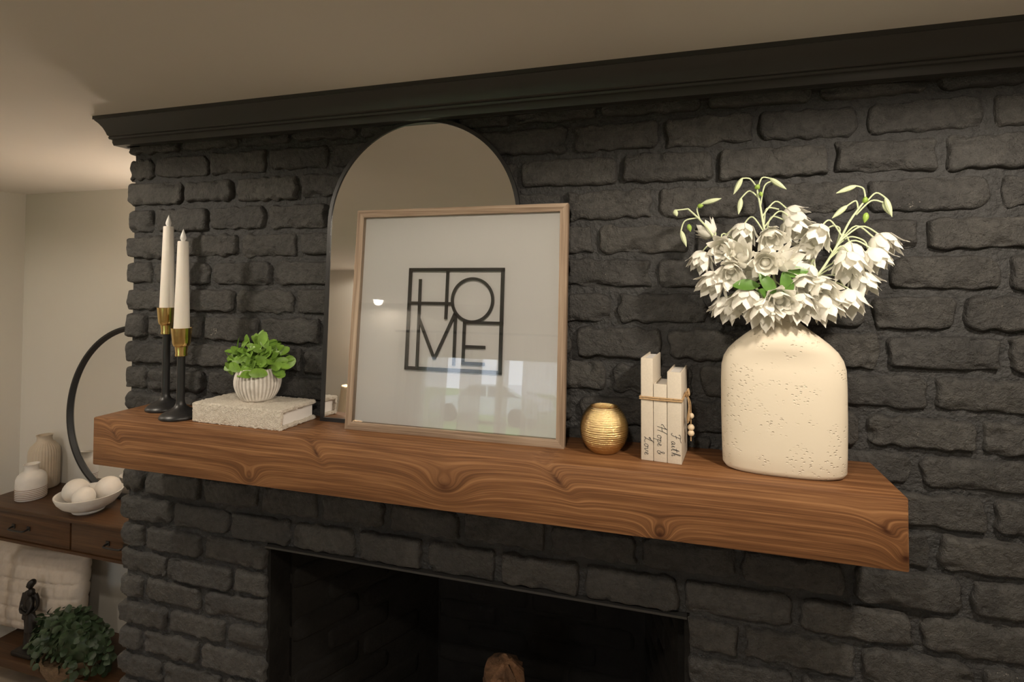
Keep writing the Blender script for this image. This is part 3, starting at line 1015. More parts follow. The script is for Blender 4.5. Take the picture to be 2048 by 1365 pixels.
lm = [leaf_mesh('leaf', .030, .021, MAT['leaf'], .22, .75, bend=.22), leaf_mesh('leaf', .026, .019, MAT['leaf'], .30, .75, bend=.32), leaf_mesh('leaf', .033, .020, MAT['leaf'], .18, .8, bend=.12)]
rs = random.Random(21)
stems = MB()
top = Vector(pc)+Vector((0, 0, .070))
for s in range(190):
    az = rs.uniform(0, 2*math.pi); cz_ = rs.uniform(.02, 1)
    sn_ = math.sqrt(1-cz_*cz_)
    d = Vector((math.cos(az)*sn_, math.sin(az)*sn_, cz_))
    shell = rs.choice((.55, .8, 1.0, 1.0))
    p = top+Vector((d.x*.080, d.y*.056, d.z*.080))*shell*rs.uniform(.86, 1.06)
    tang = Vector((rs.uniform(-1, 1), rs.uniform(-1, 1), rs.uniform(-.6, 1)))
    dr = (d*.75+tang*.65).normalized()
    if p.z < pc[2]+.086: dr.z = max(dr.z, -.12)
    up = d*.8+Vector((rs.uniform(-.5, .5), -rs.uniform(.2, 1.0), rs.uniform(0, .6)))
    o = bpy.data.objects.new('leaf', rs.choice(lm))
    link(o, pt)
    o.matrix_local = Matrix.Translation(p-dr*.014-Vector(pc)) @ rotmat(dr, up) @ Matrix.Scale(rs.uniform(.80, 1.22), 4)
    if s % 3 == 0: stems.tube(catmull([top, top.lerp(p, .6)+Vector((0, 0, .006)), p-dr*.013], 4), .0011, 5)
stems.build('stems', MAT['leafedge'], pt, pc)

# ------------------------------------------------------------------ gold ball votive holder
gc = np.array([onY(1208, 850, -.068)[0], -.068, M])
gt_ = thing('votive_holder', 'round gold ridged glass votive holder between the framed print and books', 'candle holder', tuple(gc))
gz = .0035; GH = .0955
prof = [(0, gz), (.022, gz)]
rg = random.Random(4)
for i in range(1, 130):
    q = i/130
    a = -1.13+(1.13+.93)*q
    r = .0485*math.cos(a); z = .0470+.0545*math.sin(a)
    prof.append((r*(1+.007*math.sin(i*1.26)+rg.uniform(-.004, .004)), z))
prof += [(.0288, .0915), (.0275, .0918), (.0265, .089), (.0270, .082), (.034, .055), (.03, .02), (0, .014)]
MB().lathe(prof, 64, gc, cap=False).build('bowl', MAT['gold'], gt_, gc, ang=180)
ft_ = MB()
for k in range(3):
    a = math.radians(-110+k*120)
    ft_.sphere(gc+np.array([.018*math.cos(a), .018*math.sin(a), .003]), .003, 8, 6)
ft_.build('clear_feet', MAT['white_plastic'], gt_, gc)

# ------------------------------------------------------------------ three tied cloth books
def stroke_text(strokes, scale, org, mat_, parent, name, th=.00048):
    """strokes in text units; text runs downwards on the spine, letter tops to the right"""
    m_ = MB()
    for st in strokes:
        pts = catmull([(p[0], p[1], 0) for p in st], 5)
        m_.tube([(org[0]+p.y*scale, org[1], org[2]-p.x*scale) for p in pts], th, 5)
    return m_.build(name, mat_, parent)
def shift(sts, dx): return [[(x+dx, y) for x, y in s] for s in sts]
o_ = [[(.34, .40), (.16, .38), (.06, .16), (.16, 0), (.32, .08), (.36, .30), (.28, .40), (.46, .34)]]
v_ = [[(.0, .34), (.10, .38), (.14, .10), (.18, .02), (.34, .20), (.36, .38), (.48, .34)]]
e_ = [[(.0, .14), (.20, .22), (.26, .36), (.16, .40), (.08, .20), (.16, .02), (.36, .10)]]
p_ = [[(.0, .30), (.12, .38), (.04, -.1), (-.06, -.44)], [(.04, .12), (.20, .38), (.32, .30), (.28, .06), (.10, .02)]]
a_ = [[(.32, .34), (.18, .38), (.05, .18), (.12, .0), (.26, .12), (.34, .38)], [(.34, .38), (.33, .06), (.46, .06)]]
i_ = [[(.0, .1), (.10, .38), (.08, .06), (.22, .08)], [(.17, .56), (.19, .58)]]
t__ = [[(.0, .1), (.20, .85), (.10, .06), (.24, .06)], [(-.02, .52), (.38, .60)]]
h_ = [[(.0, .1), (.18, .6), (.26, .92), (.16, .90), (.06, .3), (.02, .0)], [(.04, .12), (.20, .38), (.28, .30), (.24, .04), (.40, .1)]]
L__ = [[(.16, .70), (.02, .60), (.06, .50), (.30, .80), (.52, 1.0), (.40, .90), (.22, .40), (.06, .06), (.0, .02), (.14, .12), (.40, .02), (.62, .10)]]
H__ = [[(-.10, .40), (-.2, .52), (-.08, .66), (.14, .78), (.30, 1.0), (.20, .6), (.06, .0)], [(.80, 1.05), (.58, .6), (.44, .0)], [(.10, .46), (.62, .54)]]
F__ = [[(.10, .80), (.04, .90), (.30, 1.0), (.62, .96), (.90, 1.06)], [(.44, .96), (.30, .5), (.18, .12), (.02, .0), (-.06, .12)], [(.16, .48), (.52, .54)]]
amp = [[(.40, .10), (.22, .44), (.16, .66), (.28, .74), (.32, .60), (.10, .26), (.08, .06), (.24, .0), (.44, .34)]]
WORDS = {
 'love': L__+shift(o_, .66)+shift(v_, 1.10)+shift(e_, 1.58),
 'hope': H__+shift(o_, .92)+shift(p_, 1.40)+shift(e_, 1.80)+shift(amp, 2.55),
 'faith': F__+shift(a_, .78)+shift(i_, 1.30)+shift(t__, 1.62)+shift(h_, 2.06),
}
bkroot = np.array([1.4605, -.0985, M])
BR = math.radians(-7.0)
specs = [(0.0, .0232, 706, 1283, 'love', 'tallest cream linen book spine lettered Love, tied with twine', 874, .098),
         (.0240, .0250, 759, 1309, 'hope', 'shortest cream linen book spine lettered Hope &, between two taller books', 852, .088),
         (.0498, .0262, 735, 1335, 'faith', 'cream linen book spine lettered Faith, next to the hanging beads', 868, .098)]
for (dx, tw, tpx, lpx, wd, lab, tx, dep) in specs:
    o = Vector(bkroot)+Vector((dx*math.cos(BR), dx*math.sin(BR), 0))
    t = thing('cloth_book', lab, 'book', o, BR, 'three cream books tied with twine')
    tp = {'love': 716, 'hope': 768, 'faith': 744}[wd]
    hh = onY(lpx, tp, o.y)[2]-M
    cv = .0028
    MB().box(0, cv, 0, dep, 0, hh, .0008).build('cover', MAT['linen'], t)
    MB().box(tw-cv, tw, 0, dep, 0, hh, .0008).build('cover', MAT['linen'], t)
    MB().box(0, tw, -.001, cv, 0, hh, .0011).build('spine', MAT['linen'], t)
    MB().box(cv, tw-cv, cv, dep-.004, .003, hh-.004).build('page_block', MAT['paper'], t, smooth=False)
    zt = onY(lpx+12, tx, o.y)[2]-M
    sc = {'love': .0178, 'hope': .0180, 'faith': .0172}[wd]
    stroke_text(WORDS[wd], sc, (tw*.28, -.0012, zt), MAT['ink'], t, 'lettering')
# twine with wooden beads
tw0 = Vector(bkroot)
def bk(x, y, z): return tw0+Vector((x*math.cos(BR)-y*math.sin(BR), x*math.sin(BR)+y*math.cos(BR), z))
zb_ = onY(1283, 795, bkroot[1])[2]-M
tt = thing('bead_garland', 'jute twine with round wooden beads and tassel tied round the cream books', 'garland', bk(.077, .03, 0))
mtw = MB()
for dz in (-.0018, .0018):
    q = [bk(-.0016, -.0024, zb_+dz), bk(.038, -.0030, zb_+dz), bk(.0772, -.0024, zb_+dz), bk(.0780, .04, zb_+dz+.004), bk(.0778, .099, zb_+dz), bk(.0380, .1005, zb_+dz), bk(-.0016, .099, zb_+dz), bk(-.0022, .045, zb_+dz)]
    mtw.tube(q, .0017, 6, closed=True)
mtw.build('twine_loop', MAT['jute'], tt, tt.location)
kx = bk(.0820, .034, zb_+.006)
kk = MB()
kk.sphere(kx, .0055, 10, 8, (.8, 1, 1.1))
for s in (-1, 1):
    kk.tube(catmull([kx, kx+Vector((.003, s*.008, .009)), kx+Vector((.004, s*.010, .001)), kx], 5), .0019, 6)
kk.build('knot', MAT['jute'], tt, tt.location)
ts = MB()
for k in range(6):
    e = kx+Vector((.002+.0015*math.cos(k), -.012+.0035*k*.6, -.048-.003*(k % 3)))
    ts.tube(catmull([kx, kx+Vector((.004, -.005+.001*k, -.02)), e], 5), .0012, 5)
ts.build('tassel', MAT['jute'], tt, tt.location)
bp = [kx, kx+Vector((.006, .004, -.014)), kx+Vector((.0075, .008, -.032)), kx+Vector((.0075, .009, -.080)), kx+Vector((.0075, .009, -.092))]
MB().tube(catmull(bp, 4), .0012, 5).build('bead_string', MAT['jute'], tt, tt.location)
for dz, r in ((-.043, .0058), (-.0655, .0064), (-.0765, .0062)):
    MB().sphere(kx+Vector((.0078, .009, dz)), r, 18, 12).build('bead', MAT['bead'], tt, tt.location)

# ------------------------------------------------------------------ tall flat cream vase
vc = np.array([1.7125, -.088, M])
vt = thing('bottle_vase', 'large flat cream ceramic bottle vase with pitted dimples holding white flowers', 'vase', tuple(vc), math.radians(-3))
sec = [(.0, 0), (.088, .000), (.0975, .003), (.1025, .010), (.1035, .04), (.1045, .10), (.1045, .16), (.1035, .190), (.0995, .206), (.091, .2205), (.078, .234), (.062, .2475), (.046, .2595), (.034, .269), (.0275, .277), (.0255, .287), (.0262, .294), (.0228, .294), (.022, .280), (.022, .262), (0, .260)]
def vase_rows():
    m_ = MB(); n_ = 72; vs_ = []; fs_ = []
    for (r, z) in sec:
        k = min(1, max(0, (z-.21)/.06))
        dep = (.043+.003*math.sin(z*14))/.1045*r*(1-k)+r*k*.9
        if z < .012: dep *= 1.0
        ex = 2.6*(1-k)+2*k
        for i in range(n_):
            a = 2*math.pi*i/n_
            ca, sa = math.cos(a), math.sin(a)
            vs_.append((r*math.copysign(abs(ca)**(2/ex), ca), dep*math.copysign(abs(sa)**(2/ex), sa), z))
    for i in range(len(sec)-1):
        for j in range(n_):
            j2 = (j+1) % n_
            fs_.append((i*n_+j, i*n_+j2, (i+1)*n_+j2, (i+1)*n_+j))
    return m_.add(vs_, fs_)
vb = vase_rows().build('vessel', MAT['vase'], vt, ang=60)

# ------------------------------------------------------------------ white flower sprays
def petal_mesh(L_, Wd, R_, flare):
    """petal along +x (bloom axis); z is the distance from the axis"""
    vs = []; fs = []
    rows = ((0, .30, .18), (.10, .55, .62), (.25, .85, .90), (.45, 1.0, 1.0), (.62, .96, 1.03), (.78, .74, 1.05), (.90, .42, 1.08), (1.0, .04, 1.12))
    for q, wq, rq in rows:
        rad = R_*rq+flare*L_*max(0, q-.4)**1.6
        wv = Wd/2*wq
        for s in (-1, -.55, 0, .55, 1):
            y = s*wv
            x = L_*q-(.035*L_ if abs(s) == 1 and q > .8 else 0)+(.02*L_ if abs(s) == .55 and .8 < q < .9 else 0)
            z = math.sqrt(max(rad*rad-min(y*y, rad*rad*.9)*.85, 1e-8))
            vs.append((x, y, z))
    for i in range(len(rows)-1):
        for j in range(4):
            fs.append((i*5+j, (i+1)*5+j, (i+1)*5+j+1, i*5+j+1))
    return MB().add(vs, fs).mesh('petal', MAT['petal'])
PET = [petal_mesh(.029, .0135, .0150, .38), petal_mesh(.035, .0150, .0135, .06), petal_mesh(.027, .0115, .0080, -.05)]
core_me = MB().sphere((.006, 0, 0), .0062, 10, 8, (1.4, 1, 1)).mesh('bloom', MAT['petal'])
calyx = MB().lathe([(0, -.002), (.0030, -.0015), (.0048, .002), (.0035, .005), (0, .006)], 10, cap=False).mesh('calyx', MAT['stem'])

def bloom(root, p, axis, size=1.0, openness=1.0, seed=0):
    rs = random.Random(seed)
    o = bpy.data.objects.new('bloom', core_me)
    link(o, root)
    org = root.matrix_world.translation if False else Vector(root.location)
    o.matrix_local = Matrix.Translation(Vector(p)-org) @ rotmat(axis, (rs.uniform(-1, 1), rs.uniform(-1, 1), .7)) @ Matrix.Scale(size, 4)
    for ring, (nn, me, off) in enumerate(((8, PET[0], .0), (7, PET[1], .5), (5, PET[2], .25))):
        for k in range(nn):
            a = 2*math.pi*(k+off)/nn+rs.uniform(-.12, .12)
            q = bpy.data.objects.new('petal', me)
            link(q, o)
            til = rs.uniform(-.05, .14)*openness+(.10*openness if ring == 0 else 0)
            q.matrix_local = Matrix.Rotation(a, 4, 'X') @ Matrix.Rotation(-til, 4, 'Y') @ Matrix.Scale(rs.uniform(.92, 1.08), 4)
    return o

def bud(root, a, b_, r, mat_, name='bud'):
    a = Vector(a); b_ = Vector(b_)
    pts = [a.lerp(b_, i/8) for i in range(9)]
    rad = [r*x for x in (.35, .72, .95, 1.0, .97, .85, .65, .38, .08)]
    return MB().tube(pts, rad, 8).build(name, mat_, root, root.location)

neck = Vector((vc[0], vc[1], M+.29))
def P3(px, py, y): return Vector(onY(px, py, y))
SPRAYS = {
 'left': dict(label='white flower spray leaning towards the tied books with low drooping buds',
   stem=[(1500, 610, -.09), (1462, 530, -.10), (1425, 470, -.095), (1400, 440, -.09), (1376, 418, -.085)],
   blooms=[(1418, 465, -.06, (-.4, .2, .5), .85), (1445, 497, -.115, (-.3, -1, -.2), 1.0), (1403, 517, -.10, (-.25, -.3, -1), 1.05), (1461, 543, -.135, (-.1, -1, -.45), 1.05),
           (1428, 562, -.115, (-.45, -.5, -.8), 1.2), (1453, 610, -.105, (-.35, -.3, -1), 1.15)],
   buds=[(1405, 407, 1443, 397, -.085), (1349, 421, 1354, 433, -.085), (1362, 462, 1373, 494, -.085)],
   stalks=[((1400, 440), (1394, 418), (1405, 407)), ((1376, 418), (1360, 420), (1349, 421)), ((1395, 436), (1370, 442), (1362, 462))],
   greens=[(1395, 413, 1407, 411, .0045), (1377, 449, 1381, 464, .0045)]),
 'mid': dict(label='upright white flower spray with the highest hanging buds in cream vase',
   stem=[(1545, 600, -.09), (1545, 540, -.095), (1528, 455, -.09), (1520, 410, -.085), (1513, 374, -.08)],
   blooms=[(1486, 462, -.085, (-.25, -.6, -1), 1.1), (1543, 474, -.115, (.0, -.9, -.6), 1.05), (1583, 428, -.07, (.5, -.3, -.7), 1.0), (1588, 450, -.10, (.3, -.5, -.9), 1.15),
           (1481, 512, -.12, (-.3, -.7, .3), 1.1), (1531, 525, -.14, (-.1, -1, -.15), 1.1), (1572, 523, -.125, (.6, -.5, .2), 1.1)],
   buds=[(1484, 357, 1467, 389, -.08), (1482, 397, 1477, 429, -.08), (1540, 357, 1573, 379, -.08), (1546, 362, 1560, 372, -.075)],
   stalks=[((1513, 374), (1500, 358), (1484, 357)), ((1516, 395), (1499, 382), (1482, 397)), ((1516, 376), (1524, 356), (1540, 357)), ((1521, 412), (1529, 372), (1546, 362)),
           ((1528, 455), (1533, 418), (1558, 419)), ((1533, 462), (1543, 434), (1568, 440)), ((1545, 540), (1455, 470), (1445, 478), (1470, 452))],
   greens=[(1511, 371, 1519, 378, .0055), (1521, 384, 1523, 394, .0035)]),
 'right': dict(label='white flower spray leaning away from the tied books with arching branches',
   stem=[(1600, 620, -.09), (1632, 555, -.10), (1672, 495, -.10), (1700, 442, -.095), (1731, 400, -.085)],
   blooms=[(1635, 468, -.11, (-.45, -.5, -.75), 1.15), (1763, 484, -.085, (.35, -.3, -1), 1.15), (1748, 512, -.10, (.4, -.3, -1), 1.1), (1700, 502, -.095, (0, -.2, -1), 1.1),
           (1699, 524, -.125, (-.1, -.5, -1), 1.2), (1722, 560, -.10, (.35, -.3, -1), 1.1), (1699, 596, -.12, (.05, -.4, -1), 1.15), (1612, 545, -.10, (-.5, -.4, -.6), 1.1), (1615, 500, -.085, (-.6, -.4, -.5), 1.1)],
   buds=[(1712, 372, 1672, 387, -.085), (1694, 412, 1664, 437, -.085), (1771, 396, 1784, 434, -.085), (1766, 405, 1780, 430, -.08)],
   stalks=[((1731, 400), (1727, 378), (1712, 372)), ((1716, 420), (1712, 402), (1694, 412)), ((1733, 404), (1752, 386), (1771, 396)), ((1712, 430), (1742, 402), (1766, 405)),
           ((1680, 482), (1712, 452), (1746, 474)), ((1676, 490), (1700, 474), (1728, 482), (1736, 500)), ((1672, 495), (1680, 460), (1668, 452), (1656, 456)), ((1640, 545), (1660, 530), (1690, 512)),
           ((1636, 552), (1672, 552), (1690, 578)), ((1632, 555), (1620, 520), (1600, 520))],
   greens=[(1725, 399, 1737, 402, .0060), (1733, 426, 1729, 446, .0050)]),
 'low': dict(label='short white flower spray spreading over the vase mouth with green leaves',
   stem=[(1560, 640, -.09), (1560, 615, -.10), (1562, 590, -.11), (1563, 572, -.11)],
   blooms=[(1494, 598, -.135, (-.3, -.6, -.9), 1.35), (1527, 618, -.145, (-.2, -.6, -.9), 1.2), (1559, 602, -.155, (.1, -1, -.3), 1.15), (1604, 571, -.13, (.1, -.6, -.4), 1.2), (1640, 575, -.135, (.2, -.7, -.6), 1.2),
           (1603, 607, -.145, (.1, -.7, -.8), 1.15), (1650, 608, -.125, (.35, -.4, -.9), 1.25), (1499, 552, -.09, (-.4, -.3, .4), 1.0)],
   buds=[], stalks=[((1562, 600), (1530, 590), (1500, 590)), ((1562, 595), (1600, 590), (1640, 570))], greens=[]),
}
spray_leaf = leaf_mesh('leaf', .042, .022, MAT['flowerleaf'], .18, .15, n=8, bend=.2)
for key, sp in SPRAYS.items():
    r = thing('flower_spray', sp['label'], 'flowers', tuple(neck), 0, 'white artificial flower sprays in the cream vase')
    r.location = tuple(neck+Vector((0, 0, -.026)))
    bpy.context.view_layer.update()
    base = neck+Vector((rnd.uniform(-.006, .006), rnd.uniform(-.006, .006), -.026))
    main = catmull([base, neck]+[P3(*q) for q in sp['stem'][1:]], 5)
    st = MB(); m = len(main)
    st.tube(main, [.0026-.0010*i/m for i in range(m)], 7)
    for i, (px, py, y, ax, sz) in enumerate(sp['blooms']):
        p = P3(px, py, y)
        axv = Vector(ax).normalized()
        start = p-axv*.012*sz
        bloom(r, start, axv, sz*1.13, rnd.uniform(.6, 1.3), hash(key) % 97*0+len(key)*37+i*11)
        # stalk from the nearest lower point of the stem, arching over
        tgt = min(main[6:], key=lambda q: (q-start).length+max(0, q.z-start.z+.01)*2)
        topz = max(start.z, tgt.z)+.010
        midp = Vector(((tgt.x*.4+start.x*.6), (tgt.y*.4+start.y*.6), topz))-axv*.006
        st.tube(catmull([tgt, midp, start-axv*.004, start+axv*.003], 5), .0014, 6)
    for k in sp['stalks']:
        yy = sp['buds'][0][4] if sp['buds'] else -.11
        st.tube(catmull([P3(a, b_, yy) for a, b_ in k], 5), .0014, 6)
    st.build('stems', MAT['stem'], r, r.location)
    for (ax_, ay_, bx_, by_, y) in sp['buds']:
        bud(r, P3(ax_, ay_, y), P3(bx_, by_, y-.004), .0048, MAT['stem'])
    for (ax_, ay_, bx_, by_, rr) in sp['greens']:
        bud(r, P3(ax_, ay_, -.087), P3(bx_, by_, -.089), rr, MAT['budgreen'], 'calyx')
    if key == 'low':
        for (px, py, y, d) in ((1520, 572, -.150, (-1, -.15, .10)), (1518, 548, -.160, (.62, -.1, -.75)), (1566, 545, -.150, (.25, -.1, -.9)), (1562, 550, -.135, (1, -.1, .25)), (1548, 598, -.11, (-.5, -.6, .3)), (1640, 598, -.10, (1, -.3, .2)), (1500, 590, -.1, (-.6, -.3, .5))):
            o = bpy.data.objects.new('leaf', spray_leaf)
            link(o, r)
            o.matrix_local = Matrix.Translation(P3(px, py, y)-Vector(r.location)) @ rotmat(d, (0, -.9, .5)) @ Matrix.Scale(1.05, 4)

# ------------------------------------------------------------------ alcove: console table and its things
TZ = M-.743
TX0, TX1, TY0, TY1 = -1.725, -.12, .657, .955
tb = thing('console_table', 'dark walnut console table with drawers and lower shelf under the round mirror', 'table', ((TX0+TX1)/2, (TY0+TY1)/2, 0))
o_ = tb.location
SHZ = M-1.445
DB = M-.893
MB().box(TX0, TX1, TY0-.012, TY1, TZ-.020, TZ, .003).build('table_top', MAT['walnut'], tb, o_)
MB().box(TX0+.02, TX1-.02, TY0+.012, TY1-.01, DB, TZ-.020).build('case', MAT['walnut'], tb, o_, smooth=False)
MB().box(TX0+.01, TX1-.01, TY0-.004, TY0+.02, DB-.012, DB).build('lower_rail', MAT['walnut'], tb, o_, smooth=False)
xg = onY(140, 1080, TY0)[0]
dw = xg-TX0-.02
for k in range(3):
    xa = TX0+.022+k*(dw+.006); xb = min(xa+dw-.004, TX1-.022)
    if xb-xa < .1: continue
    d = MB().box(xa, xb, TY0, TY0+.02, DB+.004, TZ-.024, .0015).build('drawer', MAT['walnut'], tb, o_)
    cxh = (xa+xb)/2-.02; zh = (DB+TZ-.02)/2
    hb = MB().tube(catmull([(cxh-.05, TY0+.004, zh), (cxh-.05, TY0-.022, zh-.004), (cxh-.03, TY0-.026, zh-.006), (cxh+.03, TY0-.026, zh-.006), (cxh+.05, TY0-.022, zh-.004), (cxh+.05, TY0+.004, zh)], 4), .0042, 8)
    for s in (-1, 1): hb.box(cxh+s*.05-.010, cxh+s*.05+.010, TY0-.003, TY0+.003, zh-.010, zh+.010)
    hb.build('handle', MAT['black_metal'], d, o_)
for (x, y) in ((TX0+.05, TY1-.045), (TX0+.05, TY0+.03), (TX1-.05, TY1-.045), (TX1-.05, TY0+.03)):
    MB().tube([(x, y, 0), (x, y, SHZ), (x, y, DB+.01)], [.013, .016, .019], 4).build('leg', MAT['walnut'], tb, o_, smooth=False)
MB().box(TX0+.02, TX1-.02, TY0-.006, TY1-.01, SHZ-.045, SHZ, .003).build('lower_shelf', MAT['walnut'], tb, o_)
# move the visible rear leg under its photographed place
# round mirror leaning on the alcove wall
RMR = .425
rmc = Vector((-1.085, .925, M-.277))
rm = thing('round_mirror', 'large round mirror with black frame leaning on the cream alcove wall', 'mirror', rmc)
rm.rotation_euler = (math.radians(-4.0), 0, 0)
rmc2 = rm
fr_ = MB()
pr = [(RMR, -.012), (RMR, .012), (RMR-.022, .012), (RMR-.024, .002), (RMR-.010, -.012)]
vs = []; fs = []; n_ = 96
for (r, y) in pr:
    vs += [(r*math.cos(2*math.pi*i/n_), y, r*math.sin(2*math.pi*i/n_)) for i in range(n_)]
for k in range(len(pr)):
    k2 = (k+1) % len(pr)
    for i in range(n_):
        j = (i+1) % n_
        fs.append((k*n_+i, k*n_+j, k2*n_+j, k2*n_+i))
fr_.add(vs, fs).build('frame', MAT['black_metal'], rm)
MB().prism([((RMR-.018)*math.cos(2*math.pi*i/n_), (RMR-.018)*math.sin(2*math.pi*i/n_)) for i in range(n_)], 1, .004, .009).build('mirror_glass', MAT['mirror'], rm, smooth=False)
low = rmc.z-RMR*math.cos(math.radians(4))-.0005
rm.location.z += TZ-low
rm.location.y = ALC-.012-RMR*math.sin(math.radians(4))-.004

# tall ribbed vase
c = np.array([-1.640, .887, TZ])
t = thing('ribbed_vase', 'tall sand coloured ribbed ceramic vase at the wall end of the console table', 'vase', tuple(c))
pf = [(0, 0), (.060, 0), (.0655, .006), (.066, .08), (.066, .17), (.064, .192), (.056, .212), (.042, .228), (.034, .238), (.0315, .252), (.0335, .264), (.036, .268), (.031, .268), (.028, .25), (.0, .245)]
MB().lathe(pf, 132, c, cap=False, rib=lambda a, z: 1+.028*math.cos(33*a)*min(1, max(0, (z-.06)/.03))*min(1, max(0, (.232-z)/.02))).build('vessel', MAT['sand_ceramic'], t, c, ang=60)
# small white vase with brown lines
c = np.array([-1.540, .765, TZ])
t = thing('small_vase', 'small matte white vase with brown lines round its base on console table', 'vase', tuple(c))
pf = [(0, 0), (.058, 0), (.062, .004), (.0625, .05), (.0610, .095), (.056, .112), (.044, .125), (.032, .131), (.028, .139), (.028, .155), (.0315, .164), (.0335, .167), (.029, .167), (.025, .155), (0, .15)]
MB().lathe(pf, 48, c, cap=False).build('vessel', MAT['ceramic_white'], t, c, ang=60)
for k in range(6):
    z = .010+.0085*k
    MB().lathe([(.0624, z), (.0636, z+.0007), (.0638, z+.0018), (.0624, z+.0028)], 48, c, cap=False).build('painted_line', MAT['stripe'], t, c)
# white bowl with pale balls
bc = np.array([-1.115, .737, TZ])
t = thing('footed_bowl', 'white coiled ceramic bowl on a foot holding pale decorative balls', 'bowl', tuple(bc))
pf = [(0, 0), (.060, 0), (.064, .006), (.058, .013), (.078, .020), (.105, .036), (.123, .058), (.132, .080), (.134, .086), (.128, .086), (.116, .064), (.096, .044), (.06, .030), (0, .028)]
MB().lathe(pf, 56, bc, cap=False, rib=lambda a, z: 1+.006*math.sin(z*520+a)).build('vessel', MAT['ceramic_white'], t, bc, ang=70)
for i, (dx, dy, dz, r, lab) in enumerate(((-.056, -.020, .092, .054, 'pale decorative ball resting in bowl beside the small striped vase'), (.044, -.056, .086, .045, 'smaller pale decorative ball at front of the white bowl'), (.050, .052, .090, .054, 'pale decorative ball in the bowl next to the brick corner'))):
    p = bc+np.array([dx, dy, dz])
    me = MB().sphere(p, r, 28, 18)
    b_ = me.build('decorative_ball', MAT['ceramic_white'], None, tuple(p))
    tag(b_, lab, 'ball', 'decorative balls in the white bowl')

# quilted pillow on the lower shelf
def pillow():
    nx, nz = 64, 48
    w_, h_, th = .70, .41, .11
    vs_ = []; fs_ = []
    for side in (-1, 1):
        for i in range(nx+1):
            for j in range(nz+1):
                u = -1+2*i/nx; v = -1+2*j/nz
                pu = 1-.07*(1-v*v)*0-.05*v*v*abs(u); 
                x = u*w_/2*(1-.05*(1-v*v)*abs(u)**6); z = v*h_/2*(1-.06*(1-u*u)*abs(v)**6*-1*-1)
                e = max(0, (1-u**4))*max(0, (1-v**4))
                y = side*(th/2*e**.55)
                # quilted blocks
                row = (v+1)*3.2; cu = (u+1)*4.2+(.5 if int(row) % 2 else 0)
                g_ = min(abs(row-round(row)), abs(cu-round(cu))*1.2)
                y += side*.010*min(1, g_/.16)*min(1, e*3)
                vs_.append((x, y, z))
    n1 = (nx+1)*(nz+1)
    for s in range(2):
        for i in range(nx):
            for j in range(nz):
                a = s*n1+i*(nz+1)+j
                fs_.append((a, a+nz+1, a+nz+2, a+1))
    return MB().add(vs_, fs_)
pw = pillow().build('throw_pillow', MAT['pillow'], None, (0, 0, 0), ang=80)
pw.location = (-1.570, .830, SHZ+.224)
pw.rotation_euler = (math.radians(-7), math.radians(-4), math.radians(-2))
tag(pw, 'cream quilted pillow leaning at the back of the lower table shelf', 'pillow')

# bronze couple statuette
def loft(m_, rings, n=14):
    vs_ = []; fs_ = []
    for (x, y, z, rx, ry) in rings:
        for k in range(n):
            a = 2*math.pi*k/n
            vs_.append((x+rx*math.cos(a), y+ry*math.sin(a), z))
    for i in range(len(rings)-1):
        for k in range(n):
            k2 = (k+1) % n
            fs_.append((i*n+k, i*n+k2, (i+1)*n+k2, (i+1)*n+k))
    fs_ += [tuple(range(n-1, -1, -1)), tuple((len(rings)-1)*n+k for k in range(n))]
    return m_.add(vs_, fs_)
sc_ = Vector((-1.452, .715, SHZ))
st_ = thing('couple_statuette', 'dark bronze statuette of an embracing couple in front of the pillow', 'statue', sc_)
MB().box(-.055, .075, -.045, .05, 0.0005, .022, .006).build('plinth', MAT['bronze'], st_)
def remesh(o, v=.0032):
    md = o.modifiers.new('fuse', 'REMESH'); md.mode = 'VOXEL'; md.voxel_size = v; md.use_smooth_shade = True
K = 1.06
man = MB()
for s in (-1, 1):
    loft(man, [(.0+s*.012, s*.004, .020*K, .013, .017), (.0+s*.011, s*.003, .07*K, .0115, .013), (.0+s*.010, 0, .12*K, .0135, .015), (-.004+s*.008, 0, .175*K, .016, .017)])
loft(man, [(-.006, 0, .150*K, .034, .023), (-.006, 0, .175*K, .029, .021), (-.006, 0, .205*K, .0245, .019), (-.006, 0, .235*K, .029, .021), (-.004, 0, .258*K, .033, .019), (-.002, 0, .270*K, .022, .014), (.002, 0, .275*K, .009, .009), (.004, -.001, .287*K, .0085, .009)])
man.sphere((.008, -.004, .303*K), .0165, 14, 10, (.9, 1.0, 1.2))
man.sphere((.004, -.019, .300*K), .004, 8, 6)
man.sphere((.0105, .002, .309*K), .0165, 14, 10, (.95, 1.0, 1.0))
man.tube(catmull([(-.034, 0, .258*K), (-.040, -.004, .225*K), (-.036, -.014, .200*K), (-.014, -.028, .192*K), (.008, -.030, .190*K)], 5), [.0105]*8+[.009]*5+[.0075]*4+[.007]*4, 10)
for k in range(5):
    man.tube([(.006, -.030, .193*K-.003*k), (.016, -.032, .193*K-.0035*k), (.022-.002*abs(k-2), -.029, .192*K-.0038*k)], [.0024, .0022, .0018], 6)
man.tube(catmull([(.028, .004, .260*K), (.042, .006, .235*K), (.046, .000, .205*K), (.038, -.014, .190*K)], 5), [.0105, .0105, .010, .010, .0095, .009, .009, .0085, .008, .008, .0075, .0075, .007, .007, .007, .007], 10)
mo = man.build('man_figure', MAT['bronze'], st_); remesh(mo)
wom = MB()
for s in (-1, 1):
    loft(wom, [(.030+s*.008, -.012, .020*K, .009, .013), (.029+s*.007, -.011, .06*K, .0085, .010), (.028+s*.007, -.011, .12*K, .012, .013)])
